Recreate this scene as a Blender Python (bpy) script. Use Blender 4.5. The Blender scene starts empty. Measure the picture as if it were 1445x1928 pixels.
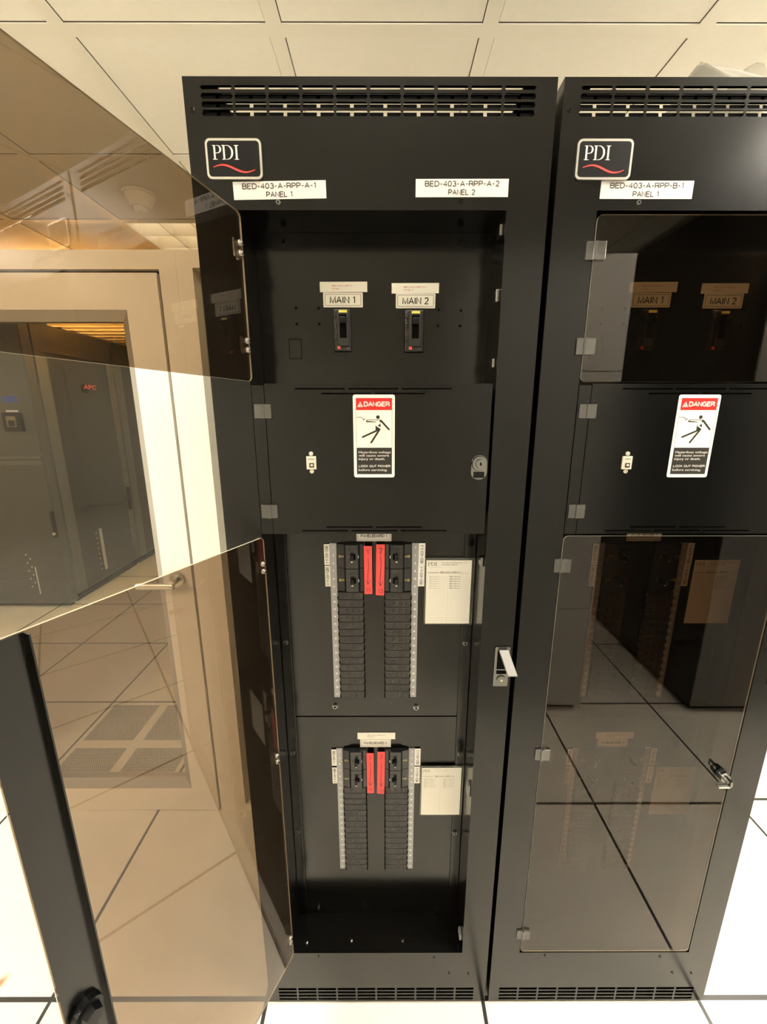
import bpy, bmesh, math, random
from mathutils import Vector, Matrix
random.seed(7)
SC = bpy.context.scene
COL = SC.collection
PI = math.pi

# ------------------------------------------------------------------ materials
def new_mat(name):
    m = bpy.data.materials.new(name); m.use_nodes = True
    nt = m.node_tree
    for n in list(nt.nodes): nt.nodes.remove(n)
    out = nt.nodes.new('ShaderNodeOutputMaterial')
    return m, nt, out

def pbr(name, col, rough=.5, metal=0., spec=.5, noise=0., nscale=40., bump=0., bscale=900., emit=None):
    m, nt, out = new_mat(name)
    b = nt.nodes.new('ShaderNodeBsdfPrincipled')
    b.inputs['Base Color'].default_value = (*col, 1)
    b.inputs['Roughness'].default_value = rough
    b.inputs['Metallic'].default_value = metal
    b.inputs['Specular IOR Level'].default_value = spec
    if noise or bump:
        tc = nt.nodes.new('ShaderNodeTexCoord')
    if noise:
        n = nt.nodes.new('ShaderNodeTexNoise'); n.inputs['Scale'].default_value = nscale; n.inputs['Detail'].default_value = 5
        nt.links.new(tc.outputs['Object'], n.inputs['Vector'])
        r = nt.nodes.new('ShaderNodeMapRange')
        r.inputs['To Min'].default_value = 1 - noise; r.inputs['To Max'].default_value = 1 + noise
        nt.links.new(n.outputs['Fac'], r.inputs['Value'])
        mx = nt.nodes.new('ShaderNodeVectorMath'); mx.operation = 'SCALE'
        mx.inputs[0].default_value = col
        nt.links.new(r.outputs['Result'], mx.inputs['Scale'])
        nt.links.new(mx.outputs['Vector'], b.inputs['Base Color'])
    if bump:
        n2 = nt.nodes.new('ShaderNodeTexNoise'); n2.inputs['Scale'].default_value = bscale; n2.inputs['Detail'].default_value = 2
        nt.links.new(tc.outputs['Object'], n2.inputs['Vector'])
        bp = nt.nodes.new('ShaderNodeBump'); bp.inputs['Strength'].default_value = bump; bp.inputs['Distance'].default_value = .0005
        nt.links.new(n2.outputs['Fac'], bp.inputs['Height'])
        nt.links.new(bp.outputs['Normal'], b.inputs['Normal'])
    if emit:
        b.inputs['Emission Color'].default_value = (*emit[0], 1)
        b.inputs['Emission Strength'].default_value = emit[1]
    nt.links.new(b.outputs['BSDF'], out.inputs['Surface'])
    return m

def clear(name, tint, f0=.04, rough=.0, diffuse=0., dcol=(.8, .8, .8)):
    """thin clear sheet: tinted transmission, mirror reflection rising with the angle"""
    m, nt, out = new_mat(name)
    N = nt.nodes.new; L = nt.links.new
    geo = N('ShaderNodeNewGeometry')
    dot = N('ShaderNodeVectorMath'); dot.operation = 'DOT_PRODUCT'
    L(geo.outputs['Normal'], dot.inputs[0]); L(geo.outputs['Incoming'], dot.inputs[1])
    ab = N('ShaderNodeMath'); ab.operation = 'ABSOLUTE'; L(dot.outputs['Value'], ab.inputs[0])
    inv = N('ShaderNodeMath'); inv.operation = 'SUBTRACT'; inv.inputs[0].default_value = 1; L(ab.outputs[0], inv.inputs[1])
    pw = N('ShaderNodeMath'); pw.operation = 'POWER'; pw.inputs[1].default_value = 5; L(inv.outputs[0], pw.inputs[0])
    fr = N('ShaderNodeMath'); fr.operation = 'MULTIPLY_ADD'; fr.inputs[1].default_value = 1 - f0; fr.inputs[2].default_value = f0
    L(pw.outputs[0], fr.inputs[0])
    tr = N('ShaderNodeBsdfTransparent'); tr.inputs['Color'].default_value = (*tint, 1)
    gl = N('ShaderNodeBsdfGlossy'); gl.inputs['Roughness'].default_value = rough; gl.inputs['Color'].default_value = (1, 1, 1, 1)
    base = tr.outputs[0]
    if diffuse:
        df = N('ShaderNodeBsdfDiffuse'); df.inputs['Color'].default_value = (*dcol, 1)
        tl = N('ShaderNodeBsdfTranslucent'); tl.inputs['Color'].default_value = (*dcol, 1)
        m2 = N('ShaderNodeMixShader'); m2.inputs[0].default_value = .5
        L(df.outputs[0], m2.inputs[1]); L(tl.outputs[0], m2.inputs[2])
        m3 = N('ShaderNodeMixShader'); m3.inputs[0].default_value = diffuse
        L(tr.outputs[0], m3.inputs[1]); L(m2.outputs[0], m3.inputs[2])
        base = m3.outputs[0]
    mx = N('ShaderNodeMixShader'); L(fr.outputs[0], mx.inputs[0]); L(base, mx.inputs[1]); L(gl.outputs[0], mx.inputs[2])
    L(mx.outputs[0], out.inputs['Surface'])
    return m

M = {}
M['black'] = pbr('black_powder_coat', (.0016, .00155, .0014), .20, spec=.33, noise=.15, nscale=6, bump=.06, bscale=1600)
M['blackin'] = pbr('black_painted_steel_plate', (.0020, .0019, .0017), .16, spec=.40, bump=.05, bscale=1400)
M['dark'] = pbr('deep_black_plastic', (.004, .004, .0045), .35, spec=.2)
M['breaker'] = pbr('breaker_black_plastic', (.011, .011, .012), .24, spec=.5, bump=.05)
M['filler'] = pbr('filler_grey_black_plastic', (.017, .016, .0155), .42, spec=.4, bump=.12, bscale=1200)
M['void'] = pbr('unlit_gap_black', (.002, .002, .002), .9, spec=.05)
M['white'] = pbr('white_label_vinyl', (.47, .455, .43), .42, spec=.35)
M['cream'] = pbr('cream_label_laminate', (.66, .65, .58), .35, spec=.4)
M['paper'] = pbr('white_card_paper', (.66, .645, .58), .6, spec=.3)
M['whitein'] = pbr('cool_white_label_laminate', (.67, .66, .64), .4, spec=.35)
M['ink'] = pbr('printed_black_ink', (.018, .016, .014), .5, spec=.3)
M['greyink'] = pbr('printed_grey_ink', (.13, .115, .1), .6, spec=.3)
M['fineink'] = pbr('faded_thin_ink', (.42, .39, .33), .6, spec=.3)
M['brownink'] = pbr('label_brown_ink', (.028, .020, .016), .5, spec=.3)
M['redink'] = pbr('label_red_ink', (.42, .06, .05), .5, spec=.3)
M['red'] = pbr('danger_red_ink', (.44, .016, .014), .4, spec=.35)
M['tape'] = pbr('red_marking_tape', (.62, .062, .058), .5, spec=.3, noise=.06, nscale=120)
M['wave'] = pbr('badge_red_enamel', (.50, .035, .03), .35)
M['silver'] = pbr('satin_silver_trim', (.62, .61, .58), .3, metal=1.)
M['steel'] = pbr('zinc_steel', (.55, .53, .49), .35, metal=1.)
M['chromedark'] = pbr('dark_chrome', (.22, .22, .21), .22, metal=1.)
M['handlegrey'] = pbr('grey_painted_lever', (.17, .167, .158), .4)
M['strip'] = pbr('grey_number_strip', (.27, .27, .28), .3, metal=.3, spec=.5)
M['stripink'] = pbr('number_strip_white', (.82, .82, .8), .5)
M['gold'] = pbr('gold_marking', (.45, .36, .12), .5)
M['yellow'] = pbr('yellow_marking', (.75, .62, .12), .5)
M['redbtn'] = pbr('red_button', (.7, .09, .06), .4)
M['portw'] = pbr('ivory_connector', (.46, .435, .36), .4)
M['alu'] = pbr('brushed_aluminium_painted', (.78, .745, .66), .38, spec=.5, noise=.03, nscale=14)
M['alubev'] = pbr('anodised_glazing_bead', (.40, .39, .37), .32, metal=.55)
M['gasket'] = pbr('black_rubber_gasket', (.02, .02, .018), .6)
M['edge'] = pbr('acrylic_cut_edge', (.42, .39, .31), .4)  # cream colour stands for light piped out at the edge
M['tile'] = pbr('ceiling_tile_white', (.82, .80, .735), .9, spec=.15, noise=.03, nscale=60)
M['tbar'] = pbr('ceiling_grid_white', (.80, .775, .70), .30, spec=.5)
M['revealshade'] = pbr('ceiling_grid_painted_shadow', (.10, .092, .075), .8, spec=.1)  # dark colour stands for the shadow beside the grid bars
M['wall'] = pbr('wall_paint_offwhite', (.76, .73, .66), .8, spec=.2)
M['darkwall'] = pbr('wall_paint_grey', (.30, .29, .27), .8, spec=.2)
M['rackblack'] = pbr('rack_black_paint', (.016, .0155, .015), .33, spec=.45, noise=.2, nscale=5)
M['rackgrey'] = pbr('rack_grey_paint', (.055, .054, .049), .42, spec=.4, noise=.05, nscale=8)
M['rackgreylight'] = pbr('rack_light_grey_trim', (.085, .084, .078), .4, spec=.4)
M['rackpale'] = pbr('rack_pale_paint', (.54, .53, .49), .45, spec=.4)
M['racklit'] = pbr('rack_front_lit_grey', (.20, .195, .18), .45, spec=.4)  # black rack's front lightened for the light it catches
M['blue'] = pbr('blue_masking_tape', (.03, .05, .22), .7)
M['detector'] = pbr('detector_white_plastic', (.80, .76, .66), .5)
M['troffer'] = pbr('troffer_white_enamel', (.82, .80, .72), .4)
M['acrylic'] = clear('brown_tinted_acrylic', (.58, .51, .425), .038)
M['acrylicdark'] = clear('dark_brown_tinted_acrylic', (.545, .475, .40), .036)
M['glass'] = clear('clear_door_glass', (.965, .97, .955), .022)
M['clip'] = clear('clear_hinge_plastic', (.62, .61, .59), .06, .12, .16, (.30, .29, .28))
M['sleeve'] = clear('clear_card_sleeve', (.86, .88, .84), .05, .1, .05, (.6, .65, .55))
M['film'] = clear('grey_plastic_film', (.66, .655, .62), .03, .25, .25, (.22, .215, .20))

def translucent(name, col, k):
    m, nt, out = new_mat(name)
    d = nt.nodes.new('ShaderNodeBsdfDiffuse'); t = nt.nodes.new('ShaderNodeBsdfTranslucent'); x = nt.nodes.new('ShaderNodeMixShader')
    d.inputs['Color'].default_value = (*col, 1); t.inputs['Color'].default_value = (*col, 1); x.inputs[0].default_value = k
    nt.links.new(d.outputs[0], x.inputs[1]); nt.links.new(t.outputs[0], x.inputs[2]); nt.links.new(x.outputs[0], out.inputs['Surface'])
    return m
M['cover'] = translucent('milky_ribbed_plastic', (.75, .70, .58), .6)
M['filmlight'] = clear('clear_plastic_film', (.88, .875, .84), .03, .2, .12, (.4, .39, .36))
def emitter(name, col, s):
    m, nt, out = new_mat(name)
    e = nt.nodes.new('ShaderNodeEmission'); e.inputs['Color'].default_value = (*col, 1); e.inputs['Strength'].default_value = s
    nt.links.new(e.outputs[0], out.inputs['Surface'])
    return m
LIGHTC = (1., .925, .79)
M['lamp'] = emitter('fluorescent_diffuser', LIGHTC, 24.0)
M['lampsmall'] = emitter('low_added_diffuser', LIGHTC, 9.0)
M['lampmed'] = emitter('medium_added_diffuser', LIGHTC, 27.0)
M['lampbright'] = emitter('bright_added_diffuser', LIGHTC, 52.0)
M['lampdim'] = emitter('dim_louvre_reflector', (1., .93, .76), 2.6)
M['lampsoft'] = emitter('dimmed_fluorescent_diffuser', LIGHTC, 26.0)
M['lampwarm'] = emitter('warm_fluorescent_diffuser', (1., .62, .20), 80.0)

T = .6096
FX, FY = .2735, .8077           # floor joints
def floor_mat(name, perf=False):
    m, nt, out = new_mat(name)
    N = nt.nodes.new; L = nt.links.new
    def math_(op, a, b=None):
        n = N('ShaderNodeMath'); n.operation = op
        for i, v in enumerate((a, b)):
            if v is None: continue
            if isinstance(v, (int, float)): n.inputs[i].default_value = v
            else: L(v, n.inputs[i])
        return n.outputs[0]
    geo = N('ShaderNodeNewGeometry'); sep = N('ShaderNodeSeparateXYZ'); L(geo.outputs['Position'], sep.inputs[0])
    def cell(c, o):
        a = math_('DIVIDE', math_('SUBTRACT', c, o), T)
        return math_('FRACT', a)
    cx, cy = cell(sep.outputs['X'], FX), cell(sep.outputs['Y'], FY)
    def edge(c): return math_('ABSOLUTE', math_('SUBTRACT', c, .5))
    joint = math_('MAXIMUM', math_('GREATER_THAN', edge(cx), .5 - .0052 / T), math_('GREATER_THAN', edge(cy), .5 - .0056 / T))
    mp = N('ShaderNodeTexNoise'); mp.inputs['Scale'].default_value = 3.2; mp.inputs['Detail'].default_value = 6
    L(geo.outputs['Position'], mp.inputs['Vector'])
    ramp = N('ShaderNodeMapRange'); ramp.inputs['From Min'].default_value = .3; ramp.inputs['From Max'].default_value = .7
    ramp.inputs['To Min'].default_value = .93; ramp.inputs['To Max'].default_value = 1.04
    L(mp.outputs['Fac'], ramp.inputs['Value'])
    sc = N('ShaderNodeVectorMath'); sc.operation = 'SCALE'; sc.inputs[0].default_value = (.80, .765, .685)
    L(ramp.outputs[0], sc.inputs['Scale'])
    col = sc.outputs[0]
    def mix(fac, a, bcol):
        n = N('ShaderNodeMix'); n.data_type = 'RGBA'
        L(fac, n.inputs[0]); L(a, n.inputs[6]); n.inputs[7].default_value = (*bcol, 1)
        return n.outputs[2]
    if not perf:
        # fine scuffs
        wv = N('ShaderNodeTexNoise'); wv.inputs['Scale'].default_value = 11; wv.inputs['Detail'].default_value = 3; wv.inputs['Distortion'].default_value = 1.5
        L(geo.outputs['Position'], wv.inputs['Vector'])
        s = math_('MULTIPLY', math_('LESS_THAN', math_('ABSOLUTE', math_('SUBTRACT', wv.outputs['Fac'], .34)), .0018), .22)
        col = mix(s, col, (.32, .28, .22))
        # brown smear on the floor beside the open door
        q = N('ShaderNodeMapping'); q.vector_type = 'POINT'
        q.inputs['Location'].default_value = STAIN_LOC; q.inputs['Rotation'].default_value = (0, 0, STAIN_ROT); q.inputs['Scale'].default_value = (1, 1, 1)
        sub = N('ShaderNodeVectorMath'); sub.operation = 'SUBTRACT'; L(geo.outputs['Position'], sub.inputs[0]); sub.inputs[1].default_value = STAIN
        rot = N('ShaderNodeVectorRotate'); rot.rotation_type = 'Z_AXIS'; rot.inputs['Angle'].default_value = STAIN_ROT; L(sub.outputs[0], rot.inputs['Vector'])
        ml = N('ShaderNodeVectorMath'); ml.operation = 'MULTIPLY'; ml.inputs[1].default_value = (1 / .040, 1 / .016, 0); L(rot.outputs[0], ml.inputs[0])
        ln = N('ShaderNodeVectorMath'); ln.operation = 'LENGTH'; L(ml.outputs[0], ln.inputs[0])
        mr = N('ShaderNodeMapRange'); mr.inputs['From Min'].default_value = .5; mr.inputs['From Max'].default_value = 1.1
        mr.inputs['To Min'].default_value = .85; mr.inputs['To Max'].default_value = 0; L(ln.outputs['Value'], mr.inputs['Value'])
        col = mix(mr.outputs[0], col, (.36, .15, .04))
        nt.nodes.remove(q)
    else:
        # four square fields of staggered holes on each panel
        px, py = math_('MULTIPLY', cx, T), math_('MULTIPLY', cy, T)
        def field(c):
            a = math_('ABSOLUTE', math_('SUBTRACT', math_('ABSOLUTE', math_('SUBTRACT', c, T / 2)), .1505))
            return math_('LESS_THAN', a, .1265)
        P_ = .0094
        ry = math_('DIVIDE', py, P_ * .9)
        odd = math_('MULTIPLY', math_('MODULO', math_('FLOOR', ry), 2.), .5)
        fx_ = math_('SUBTRACT', math_('FRACT', math_('ADD', math_('DIVIDE', px, P_), odd)), .5)
        fy_ = math_('SUBTRACT', math_('FRACT', ry), .5)
        r2 = math_('ADD', math_('MULTIPLY', fx_, fx_), math_('MULTIPLY', fy_, fy_))
        hole = math_('MULTIPLY', math_('LESS_THAN', r2, .19), math_('MULTIPLY', field(px), field(py)))
        col = mix(hole, col, (.03, .028, .025))
    col = mix(joint, col, (.028, .028, .027))
    b = N('ShaderNodeBsdfPrincipled'); L(col, b.inputs['Base Color']); b.inputs['Roughness'].default_value = .32
    b.inputs['Specular IOR Level'].default_value = .4
    L(b.outputs[0], out.inputs['Surface'])
    return m
STAIN = (-1.1290, .8300, 0); STAIN_ROT = 0; STAIN_LOC = (0, 0, 0)
STAIN_ROT = math.radians(-60)
M['floor'] = floor_mat('raised_floor_laminate')
M['perf'] = floor_mat('perforated_floor_panel', True)

# ------------------------------------------------------------------ mesh builder
class MB:
    def __init__(s): s.v = []; s.f = []; s.m = []; s.mats = []
    def mi(s, mat):
        mat = M[mat] if isinstance(mat, str) else mat
        if mat not in s.mats: s.mats.append(mat)
        return s.mats.index(mat)
    def poly(s, pts, mat):
        i = len(s.v); s.v += [tuple(p) for p in pts]; s.f.append(tuple(range(i, i + len(pts)))); s.m.append(s.mi(mat))
    def mesh(s, verts, faces, mat):
        i = len(s.v); s.v += [tuple(p) for p in verts]; k = s.mi(mat)
        for f in faces: s.f.append(tuple(i + a for a in f)); s.m.append(k)
    def box(s, x0, x1, y0, y1, z0, z1, mat):
        s.mesh([(x0, y0, z0), (x1, y0, z0), (x1, y1, z0), (x0, y1, z0), (x0, y0, z1), (x1, y0, z1), (x1, y1, z1), (x0, y1, z1)],
               [(0, 3, 2, 1), (4, 5, 6, 7), (0, 1, 5, 4), (1, 2, 6, 5), (2, 3, 7, 6), (3, 0, 4, 7)], mat)
    def cbox(s, x0, x1, y0, y1, z0, z1, mat, c=.001):
        """box with all edges chamfered"""
        bm = bmesh.new(); bmesh.ops.create_cube(bm, size=1)
        for v in bm.verts:
            v.co = Vector(((x0 + x1) / 2 + v.co.x * (x1 - x0), (y0 + y1) / 2 + v.co.y * (y1 - y0), (z0 + z1) / 2 + v.co.z * (z1 - z0)))
        bmesh.ops.bevel(bm, geom=bm.edges[:], offset=c, segments=2, affect='EDGES', profile=.5)
        bm.verts.index_update()
        s.mesh([v.co[:] for v in bm.verts], [[v.index for v in f.verts] for f in bm.faces], mat); bm.free()
    # front-facing (-y) flat art: points are (x, z)
    def flat(s, pts, y, mat): s.poly([(p[0], y, p[1]) for p in pts], mat)
    def rect(s, x0, x1, z0, z1, y, mat): s.flat([(x0, z0), (x1, z0), (x1, z1), (x0, z1)], y, mat)
    def line(s, p, q, w, y, mat, w2=None):
        w2 = w if w2 is None else w2
        d = Vector(q) - Vector(p); d.normalize(); n = Vector((-d.y, d.x))
        p, q = Vector(p), Vector(q)
        s.flat([p - n * w / 2, q - n * w2 / 2, q + n * w2 / 2, p + n * w / 2], y, mat)
    def path(s, pts, w, y, mat):
        """ribbon of even width with mitred joints"""
        P = []
        for p in pts:
            p = Vector(p)
            if not P or (p - P[-1]).length > w * .02: P.append(p)
        n = len(P)
        closed = n > 3 and (P[0] - P[-1]).length < 1e-7
        nrm = []
        for a, b in zip(P, P[1:]):
            d = (b - a).normalized(); nrm.append(Vector((-d.y, d.x)))
        off = []
        for i in range(n):
            if closed and i in (0, n - 1): a, b = nrm[-1], nrm[0]
            else: a, b = nrm[max(0, i - 1)], nrm[min(n - 2, i)]
            m = a + b
            if m.length < .05: off.append(b * w / 2); continue
            m.normalize(); off.append(m * (w / 2) / max(.62, m.dot(b)))
        for i in range(n - 1):
            s.flat([P[i] - off[i], P[i + 1] - off[i + 1], P[i + 1] + off[i + 1], P[i] + off[i]], y - .000015 * i, mat)
    def disc(s, c, r, y, mat, n=20): s.flat([(c[0] + r * math.cos(2 * PI * i / n), c[1] + r * math.sin(2 * PI * i / n)) for i in range(n)], y, mat)
    def prism(s, pts, y0, y1, mat, side=None):
        """polygon of (x, z), counter-clockwise seen from the front, from y0 (front) to y1 (back)"""
        n = len(pts); side = side or mat
        s.flat(pts, y0, mat); s.poly([(p[0], y1, p[1]) for p in reversed(pts)], mat)
        for i in range(n):
            a, b = pts[i], pts[(i + 1) % n]
            s.poly([(a[0], y0, a[1]), (a[0], y1, a[1]), (b[0], y1, b[1]), (b[0], y0, b[1])], side)
    def cyl(s, c, r, h, axis, mat, n=24, r2=None, caps=True):
        """cylinder or cone from c along axis ('x','y','z' with sign by h)"""
        r2 = r if r2 is None else r2
        ax = {'x': Vector((1, 0, 0)), 'y': Vector((0, 1, 0)), 'z': Vector((0, 0, 1))}[axis] if isinstance(axis, str) else Vector(axis).normalized()
        u = ax.orthogonal().normalized(); w = ax.cross(u)
        c = Vector(c); V = []
        for rr, t in ((r, 0), (r2, h)):
            for i in range(n):
                a = 2 * PI * i / n; V.append(c + ax * t + (u * math.cos(a) + w * math.sin(a)) * rr)
        F = [(i, (i + 1) % n, n + (i + 1) % n, n + i) for i in range(n)]
        if caps: F += [tuple(reversed(range(n))), tuple(range(n, 2 * n))]
        if h < 0: F = [tuple(reversed(f)) for f in F]
        s.mesh(V, F, mat)
    def sheet(s, x0, x1, z0, z1, y0, y1, holes, mat, holemat=None):
        """upright sheet with rectangular cut-outs (x0,x1,z0,z1), real thickness"""
        xs = sorted({x0, x1} | {h[0] for h in holes} | {h[1] for h in holes})
        zs = sorted({z0, z1} | {h[2] for h in holes} | {h[3] for h in holes})
        def inhole(x, z): return any(h[0] < x < h[1] and h[2] < z < h[3] for h in holes)
        # merge cells in x per row
        for za, zb in zip(zs, zs[1:]):
            zc = (za + zb) / 2; run = None
            for xa, xb in zip(xs, xs[1:]):
                if inhole((xa + xb) / 2, zc):
                    if run: s._cell(run, za, zb, y0, y1, mat); run = None
                else: run = (run[0], xb) if run else (xa, xb)
            if run: s._cell(run, za, zb, y0, y1, mat)
        for h in list(holes) + [(x0, x1, z0, z1)]:
            s.box_sides(*h, y0, y1, holemat or mat)
    def _cell(s, run, za, zb, y0, y1, mat):
        s.rect(run[0], run[1], za, zb, y0, mat)
        s.poly([(run[1], y1, za), (run[0], y1, za), (run[0], y1, zb), (run[1], y1, zb)], mat)
    def box_sides(s, x0, x1, z0, z1, y0, y1, mat):
        for a, b in (((x0, z0), (x1, z0)), ((x1, z0), (x1, z1)), ((x1, z1), (x0, z1)), ((x0, z1), (x0, z0))):
            s.poly([(a[0], y0, a[1]), (b[0], y0, b[1]), (b[0], y1, b[1]), (a[0], y1, a[1])], mat)
    def build(s, name, parent=None, origin=(0, 0, 0), smooth=False):
        me = bpy.data.meshes.new(name)
        o = Vector(origin)
        me.from_pydata([tuple(Vector(v) - o) for v in s.v], [], s.f)
        for m in s.mats: me.materials.append(m)
        me.polygons.foreach_set('material_index', s.m)
        if smooth: me.polygons.foreach_set('use_smooth', [True] * len(s.f))
        me.update()
        ob = bpy.data.objects.new(name, me); COL.objects.link(ob)
        if parent is not None: ob.parent = parent
        return ob

def rrect(x0, x1, z0, z1, r, n=5, which=(1, 1, 1, 1)):
    """counter-clockwise rounded rectangle; which = bl, br, tr, tl"""
    P = []
    for k, (cx, cz, a0, ex, ez) in enumerate(((x0 + r, z0 + r, PI, x0, z0), (x1 - r, z0 + r, 1.5 * PI, x1, z0), (x1 - r, z1 - r, 0, x1, z1), (x0 + r, z1 - r, .5 * PI, x0, z1))):
        if which[k]:
            P += [(cx + r * math.cos(a0 + i / n * PI / 2), cz + r * math.sin(a0 + i / n * PI / 2)) for i in range(n + 1)]
        else: P.append((ex, ez))
    return P

_tc = {}
def glyphs(t, bold=0.):
    k = (t, bold)
    if k in _tc: return _tc[k]
    cu = bpy.data.curves.new('tmp', 'FONT'); cu.body = t; cu.size = 1; cu.resolution_u = 2; cu.offset = bold
    cu.fill_mode = 'FRONT'
    ob = bpy.data.objects.new('tmp', cu); COL.objects.link(ob)
    dg = bpy.context.evaluated_depsgraph_get(); dg.update()
    me = ob.evaluated_get(dg).to_mesh()
    V = [(v.co.x, v.co.y) for v in me.vertices]; F = [tuple(p.vertices) for p in me.polygons]
    ob.evaluated_get(dg).to_mesh_clear()
    bpy.data.objects.remove(ob); bpy.data.curves.remove(cu)
    x0 = min(v[0] for v in V); x1 = max(v[0] for v in V)
    _tc[k] = (V, F, x0, x1); return _tc[k]

# plain sans capitals and figures drawn as strokes: width, polylines in a box one cap height tall
def _arc(cx, cy, rx, ry, a0, a1, n=9):
    return [(cx + rx * math.cos(math.radians(a0 + (a1 - a0) * i / n)), cy + ry * math.sin(math.radians(a0 + (a1 - a0) * i / n))) for i in range(n + 1)]
STROKES = {
 'A': (.70, [[(.0, 0), (.35, 1), (.70, 0)], [(.12, .34), (.58, .34)]]),
 'B': (.62, [[(0, 0), (0, 1), (.34, 1)] + _arc(.34, .765, .25, .235, 90, -90) + [(0, .53)], [(.34, .53)] + _arc(.36, .265, .26, .265, 90, -90) + [(0, 0)]]),
 'C': (.66, [_arc(.36, .5, .35, .5, 40, 320, 14)]),
 'D': (.66, [[(0, 0), (0, 1), (.28, 1)] + _arc(.28, .5, .38, .5, 90, -90, 12) + [(0, 0)]]),
 'E': (.56, [[(.56, 1), (0, 1), (0, 0), (.56, 0)], [(0, .53), (.50, .53)]]),
 'F': (.54, [[(.54, 1), (0, 1), (0, 0)], [(0, .52), (.46, .52)]]),
 'G': (.72, [_arc(.36, .5, .36, .5, 45, 330, 14) + [(.70, .2), (.70, .48), (.38, .48)]]),
 'H': (.62, [[(0, 0), (0, 1)], [(.62, 0), (.62, 1)], [(0, .52), (.62, .52)]]),
 'I': (.10, [[(.05, 0), (.05, 1)]]),
 'K': (.62, [[(0, 0), (0, 1)], [(.58, 1), (0, .38)], [(.2, .58), (.62, 0)]]),
 'L': (.52, [[(0, 1), (0, 0), (.52, 0)]]),
 'M': (.74, [[(0, 0), (0, 1), (.37, .05), (.74, 1), (.74, 0)]]),
 'N': (.62, [[(0, 0), (0, 1), (.62, 0), (.62, 1)]]),
 'O': (.74, [_arc(.37, .5, .37, .5, 0, 360, 20)]),
 'P': (.58, [[(0, 0), (0, 1), (.32, 1)] + _arc(.32, .725, .26, .275, 90, -90) + [(0, .45)]]),
 'R': (.62, [[(0, 0), (0, 1), (.34, 1)] + _arc(.34, .74, .26, .26, 90, -90) + [(0, .48)], [(.36, .48), (.54, .38), (.62, 0)]]),
 'S': (.60, [_arc(.30, .74, .27, .26, 35, 265, 10) + _arc(.30, .26, .29, .27, 85, -150, 10)]),
 'T': (.60, [[(0, 1), (.60, 1)], [(.30, 1), (.30, 0)]]),
 'U': (.62, [[(0, 1), (0, .3)] + _arc(.31, .3, .31, .3, 180, 360) + [(.62, 1)]]),
 'V': (.66, [[(0, 1), (.33, 0), (.66, 1)]]),
 'W': (.92, [[(0, 1), (.23, 0), (.46, .95), (.69, 0), (.92, 1)]]),
 '0': (.54, [_arc(.27, .5, .27, .5, 0, 360, 20)]),
 '1': (.40, [[(.04, .78), (.25, 1), (.25, 0)]]),
 '2': (.54, [_arc(.27, .72, .25, .28, 165, -25, 10) + [(.02, 0), (.54, 0)]]),
 '3': (.54, [_arc(.27, .75, .24, .25, 150, -90, 10), _arc(.27, .26, .27, .26, 90, -155, 10)]),
 '4': (.56, [[(.42, 0), (.42, 1), (0, .3), (.56, .3)]]),
 '5': (.54, [[(.5, 1), (.1, 1), (.04, .5)] + _arc(.26, .32, .28, .32, 130, -150, 10)]),
 '6': (.54, [_arc(.27, .32, .27, .32, 0, 360, 16), [(.02, .4), (.12, .8), (.3, 1), (.48, .9)]]),
 '7': (.52, [[(0, 1), (.52, 1), (.18, 0)]]),
 '8': (.54, [_arc(.27, .76, .23, .24, 0, 360, 14), _arc(.27, .26, .27, .26, 0, 360, 14)]),
 '9': (.54, [_arc(.27, .68, .27, .32, 0, 360, 16), [(.52, .6), (.42, .2), (.24, 0), (.06, .1)]]),
 '-': (.34, [[(.02, .44), (.32, .44)]]), '.': (.08, [[(.04, 0), (.04, .04)]]), ',': (.1, [[(.06, .06), (.02, -.14)]]),
 '#': (.6, [[(.12, 0), (.26, 1)], [(.36, 0), (.5, 1)], [(0, .33), (.56, .33)], [(.04, .67), (.6, .67)]]), ' ': (.22, []),
}
def plain(mb, t, x, z, h, y, mat, w=None, align='c', rot=0., weight=.125):
    adv, gl = 0., []
    for ch in t:
        wd, st = STROKES[ch]; gl.append((adv, st)); adv += wd + .20
    adv -= .20
    hh = h * (1 - weight); sx = hh if w is None else (w - h * weight) / adv
    tot = adv * sx; ox = -tot / 2 if align == 'c' else h * weight / 2
    c, s_ = math.cos(rot), math.sin(rot); wd = h * weight
    def T_(p, a):
        px, pz = (a + p[0]) * sx + ox, p[1] * hh - hh / 2
        return (x + px * c - pz * s_, z + px * s_ + pz * c)
    for a, st in gl:
        for k, pl in enumerate(st):
            mb.path([T_(p, a) for p in pl], wd, y - .00004 * k, mat)
CAP = .729
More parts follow.
